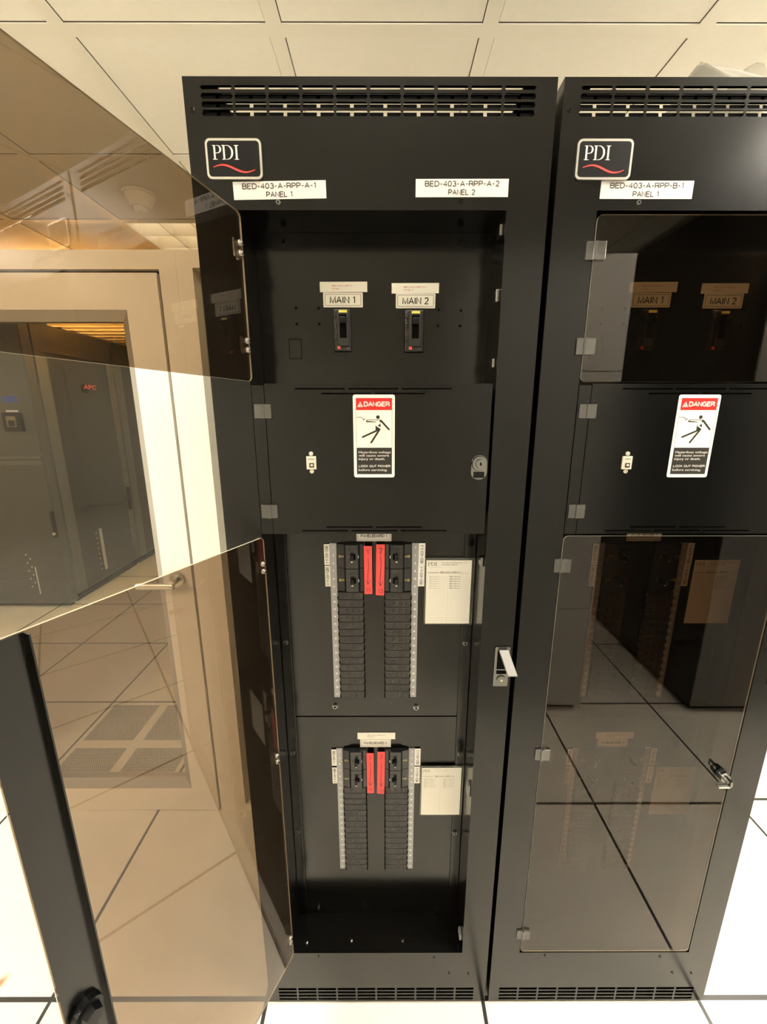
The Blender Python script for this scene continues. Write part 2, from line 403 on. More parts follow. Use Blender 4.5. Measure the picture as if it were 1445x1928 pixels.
def text(mb, t, x, z, h, y, mat, w=None, align='c', rot=0., bold=.014, rawh=None):
    """text with cap height h; (x, z) is the middle (or left end) of its baseline-to-cap box; w squeezes the width"""
    if all(ch in STROKES for ch in t):
        return plain(mb, t, x, z, h, y, mat, w, align, rot, .22 if bold > .02 else .165 if bold > 0 else .11)
    if bold > 0:
        n = 2 if bold < .02 else 4
        for k in range(n):
            dx = (k / (n - 1) - .5) * bold * 2 * h / CAP
            text(mb, t, x + dx * math.cos(rot), z + dx * math.sin(rot), h, y - k * .00001, mat, w, align, rot, 0.)
        return
    bold = 0.
    V, F, a, b = glyphs(t, bold)
    sy = h / CAP; sx = sy if w is None else w / (b - a)
    wd = (b - a) * sx
    ox = -wd / 2 if align == 'c' else 0
    c, s_ = math.cos(rot), math.sin(rot)
    pts = []
    for vx, vy in V:
        px = (vx - a) * sx + ox; pz = vy * sy - h / 2
        pts.append((x + px * c - pz * s_, y, z + px * s_ + pz * c))
    # orientation: make faces look to -y
    fl = []
    for f in F:
        p, q, r = (pts[i] for i in f[:3])
        ar = (q[0] - p[0]) * (r[2] - p[2]) - (q[2] - p[2]) * (r[0] - p[0])
        fl.append(f if ar > 0 else tuple(reversed(f)))
    mb.mesh(pts, fl, mat)

def tag(o, label=None, cat=None, group=None, kind=None):
    if label: o['label'] = label
    if cat: o['category'] = cat
    if group: o['group'] = group
    if kind: o['kind'] = kind
    return o
def empty(name, loc):
    o = bpy.data.objects.new(name, None); COL.objects.link(o); o.location = loc; o.empty_display_size = .1
    return o
def dup(o, parent, off):
    c = o.copy(); COL.objects.link(c); c.parent = parent; c.location = Vector(o.location) + Vector(off)
    for ch in list(o.children):
        d = ch.copy(); COL.objects.link(d); d.parent = c
    return c

# ------------------------------------------------------------------ the power cabinets
XL, XR, ZB, ZT, YF = -.3250, .2768, .0100, 2.1370, .798
OX0, OX1, OZ0, OZ1 = -.2516, .2062, .1960, 1.9500      # opening
PITCH = .6125
YP = .890                                               # recessed plates
RO = (-.0241, 1.068, 0.)
DEPTH = 1.338

def serif_logo(mb, x, z, h, y, mat):
    """capital letters P D I with serifs; x,z = lower left"""
    k = 1.14
    def R(a, b, c, d): mb.rect(x + a * h * k, x + b * h * k, z + c * h, z + d * h, y, mat)
    def bowl(cx, cz, rx, rz, ix, iz):
        n = 14; o = []; i_ = []; k_ = 1.14
        for k in range(n + 1):
            a = -PI / 2 + PI * k / n
            o.append((x + (cx + rx * math.cos(a)) * h * k_, z + (cz + rz * math.sin(a)) * h))
            i_.append((x + (cx + ix * math.cos(a)) * h * k_, z + (cz + iz * math.sin(a)) * h))
        for k in range(n): mb.flat([i_[k], o[k], o[k + 1], i_[k + 1]], y, mat)
    R(.08, .21, .05, .95); R(0, .33, 0, .05); R(0, .3, .95, 1.)
    R(.21, .36, .95, 1.); R(.21, .36, .44, .49); bowl(.36, .72, .27, .28, .14, .23)
    b = .66
    R(b + .08, b + .21, .05, .95); R(b, b + .3, 0, .05); R(b, b + .3, .95, 1.)
    R(b + .21, b + .36, 0, .05); R(b + .21, b + .36, .95, 1.); bowl(b + .36, .5, .44, .5, .30, .45)
    b = 1.53
    R(b + .09, b + .22, .05, .95); R(b, b + .31, 0, .05); R(b, b + .31, .95, 1.)

def make_cabinet(opened, letter, root_label, group):
    off = 0 if opened else PITCH
    root = empty('power_cabinet', (RO[0] + off, RO[1], RO[2]))
    tag(root, root_label, 'power cabinet', group)
    B = lambda mb, n, par=root, **k: mb.build(n, par, RO if par is root else (0, 0, 0), **k)
    def P(mb, n, label=None, par=root, **k):
        o = mb.build(n, par, RO, **k)
        if label: o['label'] = label
        return o
    # body shell: sides, back, floor
    b = MB()
    for x0, x1 in ((XL, XL + .018), (XR - .018, XR)): b.box(x0, x1, YF + .002, DEPTH, ZB + .012, ZT, 'black')
    b.box(XL + .018, XR - .018, DEPTH - .02, DEPTH, ZB + .012, ZT - .02, 'black')
    b.box(XL + .018, XR - .018, YF + .03, DEPTH - .02, ZB + .012, .05, 'black')
    P(b, 'cabinet_body')
    b = MB(); b.box(XL + .012, XR - .012, YF + .012, DEPTH - .02, 0, ZB + .0118, 'void'); P(b, 'plinth')
    # roof: an open frame with one cross strip
    b = MB(); zt0, zt1 = ZT - .004, ZT
    x0, x1 = XL + .018, XR - .018
    b.box(x0, x1, YF + .002, YF + .0175, zt0, zt1, 'black'); b.box(x0, x1, YF + .0325, YF + .0535, zt0, zt1, 'black')
    b.box(x0, x0 + .032, YF + .0175, DEPTH, zt0, zt1, 'black'); b.box(x1 - .032, x1, YF + .0175, DEPTH, zt0, zt1, 'black')
    b.box(x0 + .032, x1 - .032, YF + .27, DEPTH, zt0, zt1, 'black')
    P(b, 'roof_frame')
    # front frame with louvred slots above and vent slots below
    holes = [(OX0, OX1, OZ0, OZ1)]
    sx0, sp = -.2972, .05435; slots = []
    for r, (za, zb) in enumerate(((2.1199, 2.1253), (2.1070, 2.1150), (2.0953, 2.1035), (2.0838, 2.0925))):
        for c in range(10):
            h = (sx0 + c * sp, sx0 + c * sp + .0508, za, zb); slots.append(h); holes.append(h)
    for r in range(4):
        zc = .0577 - r * .0129
        for c in range(10): holes.append((sx0 + c * .0546, sx0 + c * .0546 + .0497, zc - .0041, zc + .0041))
    b = MB(); b.sheet(XL, XR, ZB, ZT, YF, YF + .002, holes, 'black')
    for (xa, xb, za, zb) in slots:      # chamfered slot ends; bent-in louvre tabs, coloured black for their shade
        c = .0026
        for ex, sg in ((xa, 1), (xb, -1)):
            for ez, tz in ((za, 1), (zb, -1)):
                t = [(ex, ez), (ex + sg * c, ez), (ex, ez + tz * c)]
                if sg * tz < 0: t.reverse()
                b.flat(t, YF + .0002, 'black')
        xm = (xa + xb) / 2; zm = za + .80 * (zb - za)
        if za > 2.11: continue
        for p0, p1 in ((xa - .001, xm - .0030), (xm + .0030, xb + .001)):
            b.mesh([(p0, YF + .002, za), (p1, YF + .002, za), (p1, YF + .0035, zm), (p0, YF + .0035, zm),
                    (p0, YF + .003, za), (p1, YF + .003, za), (p1, YF + .0045, zm), (p0, YF + .0045, zm)],
                   [(0, 1, 2, 3), (7, 6, 5, 4), (3, 2, 6, 7)], 'void')
    P(b, 'front_frame')
    # vent backing low down
    b = MB(); b.box(XL + .019, XR - .019, YF + .02, YF + .023, .012, .1, 'void'); P(b, 'vent_screen')
    # recess walls
    b = MB()
    for q in ([(OX1, YF + .002, OZ0), (OX1, YF + .002, OZ1), (OX1, YP + .002, OZ1), (OX1, YP + .002, OZ0)],
              [(OX0, YF + .002, OZ1), (OX0, YF + .002, OZ0), (OX0, YP + .002, OZ0), (OX0, YP + .002, OZ1)],
              [(OX0, YF + .002, OZ0), (OX1, YF + .002, OZ0), (OX1, YP + .002, OZ0), (OX0, YP + .002, OZ0)],
              [(OX1, YF + .002, OZ1), (OX0, YF + .002, OZ1), (OX0, YP + .002, OZ1), (OX1, YP + .002, OZ1)]):
        b.poly(list(reversed(q)), 'blackin')
    P(b, 'recess_liner')
    # corner rails that the plates are bolted to
    for xa, xb in ((OX0 + .0005, OX0 + .0245), (OX1 - .0255, OX1 - .0005)):
        b = MB(); b.cbox(xa, xb, YP - .0045, YP - .0005, OZ0 + .001, 1.372, 'blackin', .0012); P(b, 'mounting_rail')
    # plates
    px0, px1 = OX0 + .0005, OX1 - .0005
    hl = [(-.1786, 1.8168), (-.1332, 1.8168), (-.1782, 1.7877), (-.1330, 1.7877), (.1069, 1.8139), (.1508, 1.8129), (.1057, 1.7844), (.1500, 1.7840)]
    b = MB(); b.sheet(px0, px1, 1.60, OZ1 - .0005, YP, YP + .002, [(-.1040, -.0690, 1.7340, 1.8150), (.0385, .0775, 1.7330, 1.8135)], 'blackin')
    for x, z in hl: b.disc((x, z), .0026, YP - .0002, 'void', 14)
    for w in (.0012,):                     # knockout plate outline
        for p, q in (((-.196, 1.759), (-.171, 1.759)), ((-.171, 1.759), (-.171, 1.7218)), ((-.171, 1.7218), (-.196, 1.7218)), ((-.196, 1.7218), (-.196, 1.759))):
            b.line(p, q, w, YP - .0003, 'void')
    b.box(px0 + .022, px1 - .018, YP - .0012, YP, 1.9195, 1.9200, 'black'); b.box(px0 + .022, px0 + .0226, YP - .0012, YP, 1.66, 1.92, 'black'); b.box(px1 - .0186, px1 - .018, YP - .0012, YP, 1.66, 1.92, 'black')
    P(b, 'main_breaker_plate')
    for n, za, zb in (('panelboard_plate', .8665, 1.598), ('panelboard_plate', OZ0 + .0005, .8625)):
        b = MB(); b.box(px0, px1, YP, YP + .002, za, zb, 'blackin'); P(b, n)
    b = MB(); b.box(px0, px1, YP + .003, YP + .005, .84, .89, 'void'); P(b, 'seam_backing')
    # bolts
    b0 = MB()
    def bolt(x, y, z, r=.0055, mat='chromedark', par=root, ax=(0, -1, 0)):
        b = MB(); A = Vector(ax)
        b.cyl((x, y, z), r * 1.25, .0012, ax, mat, 20); b.cyl(Vector((x, y, z)) + A * .0012, r, .004, ax, mat, 6)
        b.cyl(Vector((x, y, z)) + A * .0052, r * .45, .0006, ax, 'void', 12)
        return b
    first = None
    for x, z in ((-.1946, 1.9334), (.1438, 1.9336)): P(bolt(x, YP, z, .0048, 'dark'), 'bolt')
    for x, z in ((-.1271, .8955), (.0767, .892)): P(bolt(x, YP, z, .006), 'bolt')
    for x, z in ((-.2396, 1.0771), (.1915, 1.075), (-.2396, .76), (.1920, .7557), (-.2396, .5026), (.1895, .4976)): P(bolt(x, YP - .0045, z, .0052), 'bolt')
    for x, z in ((-.1952, .2163), (.1466, .2089)): P(bolt(x, YP, z, .005), 'bolt')
    for x, yy in ((-.2180, .822), (-.0960, .826), (.0455, .825)): P(bolt(x, yy, OZ0, .004, ax=(0, 0, 1)), 'bolt')
    def screw(x, z, r=.0042, mat='black'):
        b = MB(); b.cyl((x, YF, z), r, -.0016, 'y', mat, 18, r * .8); b.disc((x, z), r * .4, YF - .0017, 'void', 10); return b
    for x, z in ((-.1819, 1.9618), (.1289, 1.9641), (-.3131, 2.0928)): P(screw(x, z, .0042, 'chromedark' if z < 2 and x < 0 else 'black'), 'screw')
    for x, z in ((-.1816, .1850), (.1307, .1801), (.1738, .1194), (.2266, .1169)): P(screw(x, z, .0032, 'dark'), 'screw')
    # maker badge
    b = MB(); x0, x1, z0, z1 = -.2962, -.2040, 1.9935, 2.0513
    b.prism(rrect(x0, x1, z0, z1, .008), YF - .004, YF, 'silver'); b.flat(rrect(x0 + .0035, x1 - .0035, z0 + .0035, z1 - .0035, .0055), YF - .0042, 'dark')
    serif_logo(b, x0 + .0118, z0 + .0275, .0205, YF - .0045, 'white')
    W = lambda t: (x0 + .0115 + t * .0685, z0 + .0150 + .0052 * math.sin(.35 + t * 5.6))
    pts = [W(i / 30) for i in range(31)]
    for i in range(30):
        wd = .0011 + .0020 * math.sin(PI * (i + .5) / 30); b.line(pts[i], pts[i + 1], wd, YF - .0045, 'wave')
    P(b, 'maker_badge', 'rounded black badge with silver rim, white serif letters and a red wave')
    # big panel labels
    def nameplate(xc, zc, rot, l1, l2):
        b = MB(); w, h = .1562, .0265; c, s = math.cos(rot), math.sin(rot)
        pt = lambda a, d: (xc + a * c - d * s, zc + a * s + d * c)
        b.prism([pt(-w / 2, -h / 2), pt(w / 2, -h / 2), pt(w / 2, h / 2), pt(-w / 2, h / 2)], YF - .0004, YF, 'white')
        q = pt(.0, .0062); text(b, l1, q[0], q[1], .0086, YF - .0006, 'brownink', .1255, rot=rot)
        q = pt(-.0005, -.0062); text(b, l2, q[0], q[1], .0086, YF - .0006, 'brownink', .0455, rot=rot)
        P(b, 'name_label', 'white adhesive label reading ' + l1 + ' ' + l2)
    if opened:
        nameplate(-.1780, 1.9794, math.radians(1.), 'BED-403-A-RPP-A-1', 'PANEL 1')
        nameplate(.1292, 1.9827, math.radians(.15), 'BED-403-A-RPP-A-2', 'PANEL 2')
    else:
        nameplate(.4412 - PITCH, 1.9803, 0, 'BED-403-A-RPP-B-1', 'PANEL 1')
    # main breakers and their labels
    for k, (x0, x1, z0, z1, tx, tz, lx, lz) in enumerate(((-.1036, -.0690, 1.7345, 1.8150, -.0826, 1.8550, -.0842, 1.8319),
                                                        (.0387, .0772, 1.7335, 1.8132, .0591, 1.8528, .0600, 1.8302))):
        xm = (x0 + x1) / 2
        b = MB(); b.cbox(x0 + .0006, x1 - .0006, YP - .006, YP + .012, z0 + .0006, z1 - .0006, 'breaker', .0018)
        hw = .0115
        b.cbox(xm - hw + .002, xm + hw + .002, YP - .012, YP - .005, z0 + .010, z1 - .008, 'breaker', .0012)
        b.rect(xm - .0050, xm + .0090, z0 + .025, z1 - .012, YP - .0122, 'void')
        for zz in (z1 - .011, z1 - .031, z1 - .052): b.cbox(x0 + .001, x0 + .0065, YP - .0095, YP - .005, zz - .006, zz + .006, 'breaker', .001)
        text(b, '225A', xm + .0105, z0 + .0062, .0026, YP - .0122 + .006, 'greyink')
        mbk = P(b, 'main_breaker')
        b = MB(); b.cbox(xm - .0042, xm + .0082, YP - .024, YP - .0121, z1 - .030, z1 - .0175, 'dark', .0016); P(b, 'toggle', par=mbk).location = (RO[0] - RO[0], 0, 0)
        b = MB(); b.rect(xm - .0060, xm + .0105, z1 - .0085, z1 - .0040, YP - .0124, 'yellow'); P(b, 'on_marking', 'yellow marking', par=mbk)
        b = MB(); b.cbox(xm - .0105, xm - .0045, YP - .0095, YP - .0055, z0 + .0045, z0 + .0105, 'redbtn', .0006); P(b, 'trip_button', 'red trip button', par=mbk)
        b = MB(); rot = math.radians(.5 if k == 0 else 0); w = .0935
        b.prism([(tx - w / 2, tz - .0093), (tx + w / 2, tz - .0093 + .0006), (tx + w / 2, tz + .0093 + .0004), (tx - w / 2, tz + .0093)], YP - .0012, YP - .0008, 'cream')
        text(b, 'BED-403-A-RPP-%s-%d' % (letter, k + 1), tx - .0228, tz + .0022, .0026, YP - .0014, 'redink', .0435, align='l')
        text(b, 'PANEL %d' % (k + 1), tx - .0228, tz - .0030, .0026, YP - .0014, 'redink', .019, align='l')
        P(b, 'tape_label', 'white tape label with tiny red print')
        b = MB(); hw, hh = .0392, .0134
        b.prism(rrect(lx - hw, lx + hw, lz - hh, lz + hh, .0015, 3), YP - .0008, YP, 'cream')
        for g in ((hw - .0038, hh - .0030),):
            for p, q in (((-g[0], -g[1]), (g[0], -g[1])), ((g[0], -g[1]), (g[0], g[1])), ((g[0], g[1]), (-g[0], g[1])), ((-g[0], g[1]), (-g[0], -g[1]))):
                b.line((lx + p[0], lz + p[1]), (lx + q[0], lz + q[1]), .0007, YP - .001, 'ink')
        text(b, 'MAIN %d' % (k + 1), lx, lz, .0132, YP - .001, 'ink', .0525)
        P(b, 'main_label', 'white engraved plate reading MAIN %d' % (k + 1))
    # ---- the two panelboards
    for pb, dz in ((1, 0.), (2, -.5565)):
        zt = 1.3256 + dz; zb = zt - .4023; row = .4023 / 21
        for side, (xa, xb) in enumerate(((-.1277, -.1122), (.0605, .0757))):
            b = MB(); b.box(xa, xb, YP - .003, YP - .0002, zb, zt, 'strip')
            for i in range(21):
                text(b, str(2 * i + 1 + side), (xa + xb) / 2, zt - (i + .5) * row, .0048, YP - .0032, 'stripink')
            P(b, 'number_strip', 'grey strip with white %s circuit numbers' % ('even' if side else 'odd'))
        # three-pole breakers, two each side
        for side, (xa, xb) in enumerate(((-.1102, -.0500), (-.0010, .0592))):
            for k in range(2):
                z1 = zt - k * 3 * row - .0006; z0 = z1 - 3 * row + .0014; zm = (z0 + z1) / 2
                s = 1 if side == 0 else -1
                o = (lambda t: xa + t) if side == 0 else (lambda t: xb - t)
                b = MB(); Wd = xb - xa
                prof = [(0, .0), (0, .006), (.016, .0105), (.020, .0145), (.048, .0145), (.052, .010), (.0602, .009), (.0602, 0)]
                n = len(prof)
                for j in range(n - 1):
                    (a, d), (a2, d2) = prof[j], prof[j + 1]
                    q = [(o(a), YP - d, z0), (o(a2), YP - d2, z0), (o(a2), YP - d2, z1), (o(a), YP - d, z1)]
                    b.poly(q if s > 0 else list(reversed(q)), 'breaker')
                for zz, flip in ((z0, False), (z1, True)):
                    q = [(o(a), YP - d, zz) for a, d in prof]
                    b.poly(q if (flip == (s > 0)) else list(reversed(q)), 'breaker')
                b.rect(min(o(.0315), o(.0425)), max(o(.0315), o(.0425)), zm - .007, zm + .007, YP - .0147, 'void')
                text(b, 'EH', o(.0095), zm, .0058, YP - .0108, 'gold', .0105, rot=0 if side == 0 else PI)
                text(b, 'O', o(.0260), zm + .0006, .0050, YP - .0148, 'greyink', rot=0 if side == 0 else PI)
                b.rect(min(o(.0470), o(.0492)), max(o(.0470), o(.0492)), zm - .0035, zm + .0035, YP - .0142, 'stripink')
                b.rect(min(o(.0290), o(.0480)), max(o(.0290), o(.0480)), zm + .0165, zm + .0185, YP - .0147, 'filler')
                br = P(b, 'circuit_breaker')
                b = MB(); b.cbox(min(o(.0305), o(.0385)), max(o(.0305), o(.0385)), YP - .026, YP - .0146, zm - .0065, zm + .0065, 'dark', .0015)
                P(b, 'toggle', par=br)
                b = MB(); b.cbox(o(.0345) - .0022, o(.0345) + .0022, YP - .0235, YP - .0205, zm - .0105, zm - .0070, 'steel', .0006); P(b, 'lock_clip', 'small bright metal clip', par=br)
        # filler blanks
        z1 = zt - 6 * row - .0035
        rowf = (z1 - zb) / 15
        for side, (xa, xb) in enumerate(((-.1112, -.0515), (-.0015, .0597))):
            b = MB(); zf0, zf1 = z1 - rowf + .0006, z1 - .0004
            b.cbox(xa + .0004, xb - .0004, YP - .0065, YP - .0005, zf0, zf1, 'filler', .0008)
            for ex in (xa, xb): b.cbox(ex - .0016, ex + .0016, YP - .0072, YP - .001, zf0 + .0005, zf0 + .0066, 'void', .0005)
            for tx, ch in ((.34, 'P'), (.60, 'D'), (.82, 'I')):
                text(b, ch, xa + tx * (xb - xa), (zf0 + zf1) / 2, .0105, YP - .0067, 'breaker')
            f0 = P(b, 'filler_plate', 'black blank plate embossed with three letters' if (side == 0 and pb == 1) else None)
            for i in range(1, 15): dup(f0, root, (0, 0, -i * rowf))
        # red tapes with handwriting
        for side, (tx, n1, n2, tilt) in enumerate(((-.0396, '1', '11', -.0008 if pb == 1 else .0), (-.0112, '2', '12', .0012))):
            hw = .0092 if side == 0 else .0098; za, zc = (zt - .0015, zt - .1180) if side == 0 else (zt + .002, zt - .1215)
            if pb == 2: za, zc = (za + .0015, zc - .008) if side == 0 else (za + .0015, zc - .007)
            yb = YP - .0165
            b = MB()
            if side == 0: q = [(tx - hw + .0006, zc), (tx + hw, zc + .0003), (tx + hw, za - .0006), (tx - hw, za)]
            else: q = [(tx - hw - .0016, zc + .001), (tx + hw - .0022, zc), (tx + hw, za), (tx - hw, za)]
            b.prism(q, yb - .0004, yb, 'tape')
            yy = yb - .0006
            text(b, n1, tx + .0002, za - .0145, .0125 if side else .0110, yy, 'ink', bold=-.012)
            text(b, n2, tx - .0004, zc + .0110, .0105, yy, 'ink', bold=-.012)
            at, ab = za - .029, zc + .024
            cpts = [(tx + .0012 * math.sin(i * .75), at + (ab - at) * i / 8) for i in range(9)]
            b.path(cpts, .0011, yy, 'ink')
            b.line((tx - .0052, ab + .0105), cpts[-1], .0011, yy, 'ink'); b.line((tx + .0055, ab + .0115), cpts[-1], .0011, yy, 'ink')
            if opened: P(b, 'marking_tape', 'red tape strip with handwritten arrow from %s to %s' % (n1, n2))
        # panelboard label
        b = MB(); zl0, zl1 = (1.3300, 1.3560) if pb == 1 else (.7722, .7982)
        b.prism(rrect(-.0656, .0133, zl0, zl1, .001, 2), YP - .0009, YP, 'whitein' if pb == 1 else 'cream')
        zl = (zl0 + zl1) / 2
        for p, q in (((-.0625, zl0 + .0028), (.0102, zl0 + .0028)), ((.0102, zl0 + .0028), (.0102, zl1 - .0028)), ((.0102, zl1 - .0028), (-.0625, zl1 - .0028)), ((-.0625, zl1 - .0028), (-.0625, zl0 + .0028))):
            b.line(p, q, .0006, YP - .0011, 'greyink')
        text(b, 'PANELBOARD %d' % pb, -.0262, zl, .0076, YP - .0011, 'ink' if pb == 1 else 'greyink', .060)
        P(b, 'panelboard_label', 'white plate reading PANELBOARD %d' % pb)
        if pb == 2:
            b = MB(); b.prism([(-.0722, .7968), (.0246, .7968), (.0246, .8165), (-.0722, .8165)], YP - .0014, YP - .001, 'cream')
            text(b, 'BED-403-A-RPP-%s-2' % letter, -.0465, .8090, .0026, YP - .0016, 'greyink', .0445, align='l')
            text(b, 'PANEL 2', -.0465, .8040, .0026, YP - .0016, 'greyink', .019, align='l')
            P(b, 'tape_label', 'cream tape label with tiny grey print')
        # rotated circuit tags
        for side in (0, 1):
            for k in range(2):
                x0, x1 = (-.1402 + .0004 * k, -.1279 + .0002 * k) if side == 0 else (.0758 - .0006 * k, .0905 - .0008 * k)
                z1_, z0_ = (zt - .0018 - k * .0520, zt - .0522 - k * .0525)
                if pb == 2 and k: z1_ -= .004; z0_ -= .004
                if side: z1_ += .0022
                b = MB(); b.prism([(x0, z0_), (x1, z0_), (x1, z1_), (x0, z1_)], YP - .0036, YP - .0032, 'whitein' if side else 'cream')
                nm = 'BED-403 %s-%d' % (letter, 2 * k + 1 + side)
                text(b, nm, (x0 + x1) / 2, (z0_ + z1_) / 2, .0068, YP - .0038, 'greyink', (z1_ - z0_) * .84, rot=-PI / 2 if side == 0 else PI / 2)
                P(b, 'circuit_tag', 'narrow white tag with sideways print')
        # circuit directory card in its clear sleeve
        cx0, cx1, cz0, cz1 = (.0895, .2045, 1.1255, 1.2925) if pb == 1 else (.0905, .2040, .5600, .7205)
        b = MB(); yc = YP - .0085
        b.prism(rrect(cx0, cx1, cz0, cz1, .005), yc - .0002, yc + .001, 'sleeve')
        sl = P(b, 'card_sleeve', 'clear plastic card sleeve')
        b = MB(); p0, p1, q0, q1 = cx0 + .0040, cx1 - .0075, cz0 + .0032, cz1 - .0055
        if pb == 2: p1 += .001
        b.prism([(p0, q0), (p1, q0), (p1, q1), (p0, q1)], yc - .0008, yc - .0004, 'paper')
        yy = yc - .001; w, h = p1 - p0, q1 - q0
        if pb == 1:
            serif_logo(b, p0 + .0035, q1 - .0135, .0095, yy, 'greyink')
            b.path([(p0 + .004 + t * .0030, q1 - .0165 - .0014 * math.sin(t * .62)) for t in range(11)], .0007, yy, 'fineink')
            text(b, 'POWER DISTRIBUTION, INC.', p0 + .035, q1 - .0060, .0026, yy, 'greyink', .058, align='l')
            text(b, 'RICHMOND, VIRGINIA', p0 + .035, q1 - .0108, .0026, yy, 'greyink', .036, align='l')
            text(b, 'PANELBOARD #', p0 + .003, q1 - .0300, .0024, yy, 'ink', .0265, align='l')
            b.rect(p0 + .032, p1 - .005, q1 - .0316, q1 - .0312, yy, 'greyink')
            text(b, 'BED-403-A-RPP-%s-1' % letter, p0 + .032, q1 - .0290, .0038, yy, 'greyink', .048, align='l')
            n = 21; zs = q1 - .0400; st = (zs - q0 - .004) / (n - 1)
            for i in range(n):
                z = zs - i * st
                for c, (xa, xb) in enumerate(((p0 + .006, p0 + .046), (p0 + .053, p1 - .004))):
                    b.rect(xa, xb, z - .0012, z - .0008, yy, 'fineink')
                    text(b, str(2 * i + 1 + c), xa - .0032, z, .0018, yy, 'greyink' if c else 'fineink')
                    if i < 6: text(b, 'BED-403-A-%d' % (2 * (i // 3) + 1 + c), xa + .001, z + .0005, .0028, yy, 'greyink' if c else 'fineink', .024, align='l')
        else:
            serif_logo(b, p0 + .0035, q1 - .0125, .0080, yy, 'greyink')
            text(b, 'POWER DISTRIBUTION, INC.', p0 + .035, q1 - .0050, .0024, yy, 'fineink', .056, align='l')
            text(b, 'RICHMOND, VIRGINIA', p0 + .035, q1 - .0095, .0022, yy, 'fineink', .034, align='l')
            text(b, 'PANELBOARD #', p0 + .003, q1 - .0262, .0022, yy, 'greyink', .026, align='l')
            text(b, 'BED-403-A-RPP-%s-2' % letter, p0 + .035, q1 - .0262, .0040, yy, 'greyink', .050, align='l')
            for i in range(6):
                z = q1 - .0350 - i * .0050
                for c, xa in enumerate((p0 + .0060, p0 + .0560)):
                    text(b, 'BED-403-%d' % (2 * (i // 3) + 1 + c), xa, z, .0032, yy, 'fineink', .030, align='l')
            b.rect(p0 + .0485, p0 + .0489, q0 + .006, q1 - .034, yy, 'fineink')
        cd = b.build('directory_card', sl, RO); cd['label'] = 'white printed circuit directory card'
    # catches on the right side of the recess
    for z, hh in ((1.926, .009), (1.8205, .0105), (1.705, .008), (1.309, .010), (.7170, .016), (.2300, .010)):
        b = MB(); b.cbox(OX1 - .0065, OX1 - .0004, YF + .0125, YF + .0325, z - hh, z + hh, 'chromedark' if z > 1 else 'handlegrey', .001)
        P(b, 'door_catch', 'small metal catch')
    # ---- the small steel door in the middle
    mz0, mz1, mx0, mx1 = 1.3755, 1.6670, -.2262, .1998
    hs = []
    for i in range(3): hs.append((-.1690 + i * .0999, -.1690 + i * .0999 + .0930, 1.6565, 1.6592)); hs.append((-.1680 + i * .0995, -.1680 + i * .0995 + .0925, 1.3809, 1.3834))
    for i in range(2): hs.append((-.1195 + i * .0999, -.1195 + i * .0999 + .0930, 1.6480, 1.6506)); hs.append((-.1186 + i * .0997, -.1186 + i * .0997 + .0925, 1.3887, 1.3911))
    b = MB(); b.sheet(mx0, mx1, mz0, mz1, YF - .0012, YF + .001, hs, 'black')
    b.rect(mx0 + .02, mx1 - .02, mz0, mz0 + .02, YF + .006, 'void'); b.rect(mx0 + .02, mx1 - .02, mz1 - .026, mz1, YF + .006, 'void')
    sd = P(b, 'steel_door')
    b = MB(); b.box(-.2503, -.2275, YF - .0010, YF + .018, mz0, 1.6640, 'black'); P(b, 'hinge_strip')
    for za, zb in ((1.6040, 1.6300), (1.4090, 1.4365)):
        b = MB(); b.cbox(-.2470, -.2305, YF - .0042, YF - .0012, za, zb, 'clip', .0008); b.cbox(-.2305, -.2150, YF - .0050, YF - .0014, za, zb, 'clip', .0008)
        b.cyl((-.2305, YF - .0045, za), .0032, zb - za, 'z', 'clip', 12)
        h_ = P(b, 'clear_hinge', 'clear plastic hinge', par=sd)
    # danger sticker
    b = MB(); s0, s1, t0, t1 = -.0613, .0177, 1.4911, 1.6474; ys = YF - .0016
    b.prism(rrect(s0, s1, t0, t1, .004), ys, YF - .0012, 'cream')
    def S(cx, cy):
        v = (cy - 85) / 1775; xl = 165 + 35 * v; u = (cx - xl) / (1058 - xl)
        return (s0 + u * (s1 - s0), t1 - v * (t1 - t0))
    y1, y2 = ys - .0002, ys - .0004
    a, c = S(230, 155), S(1000, 405); rx0, rx1 = a[0], c[0]
    b.rect(rx0, rx1, c[1], a[1], y1, 'red')
    d = S(500, 1205); e = S(500, 1788); b.rect(rx0, rx1, e[1], d[1], y1, 'ink')
    for x in (rx0, rx1): b.rect(x - .0003, x + .0003, d[1], c[1], y1, 'greyink')
    pt = [S(262, 342), S(388, 342), S(325, 225)]; b.flat(pt, y2, 'white')
    g = S(325, 300); b.rect(g[0] - .0005, g[0] + .0005, g[1] - .0012, g[1] + .0034, y2 - .0001, 'red'); b.rect(g[0] - .0005, g[0] + .0005, g[1] - .0028, g[1] - .0018, y2 - .0001, 'red')
    g0, g1 = S(398, 335), S(950, 225); plain(b, 'DANGER', (g0[0] + g1[0]) / 2, (g0[1] + g1[1]) / 2, g1[1] - g0[1], y2, 'white', g1[0] - g0[0], weight=.235)
    b.disc(S(700, 553), .0035, y1, 'ink')
    yk = [y1 - .0001]
    def limb(p, q, w=.0034, w2=None):
        P0, P1 = S(*p), S(*q); yk[0] -= .00004; b.line(P0, P1, w, yk[0], 'ink', w2); b.disc(P0, w / 2, yk[0] - .00004, 'ink', 12); b.disc(P1, (w2 or w) / 2, yk[0] - .00004, 'ink', 12)
    limb((770, 630), (935, 812)); limb((725, 815), (378, 975)); limb((735, 815), (560, 1092))
    b.line(S(455, 612), S(765, 612), .0010, y1, 'ink'); b.line(S(455, 642), S(660, 655), .0026, y1, 'ink', .0010); b.disc(S(460, 637), .0014, y1 - .00006, 'ink', 10)
    b.flat([S(650, 700), S(650, 830), S(690, 850), S(755, 815), S(755, 800), S(665, 742)], y1, 'ink')
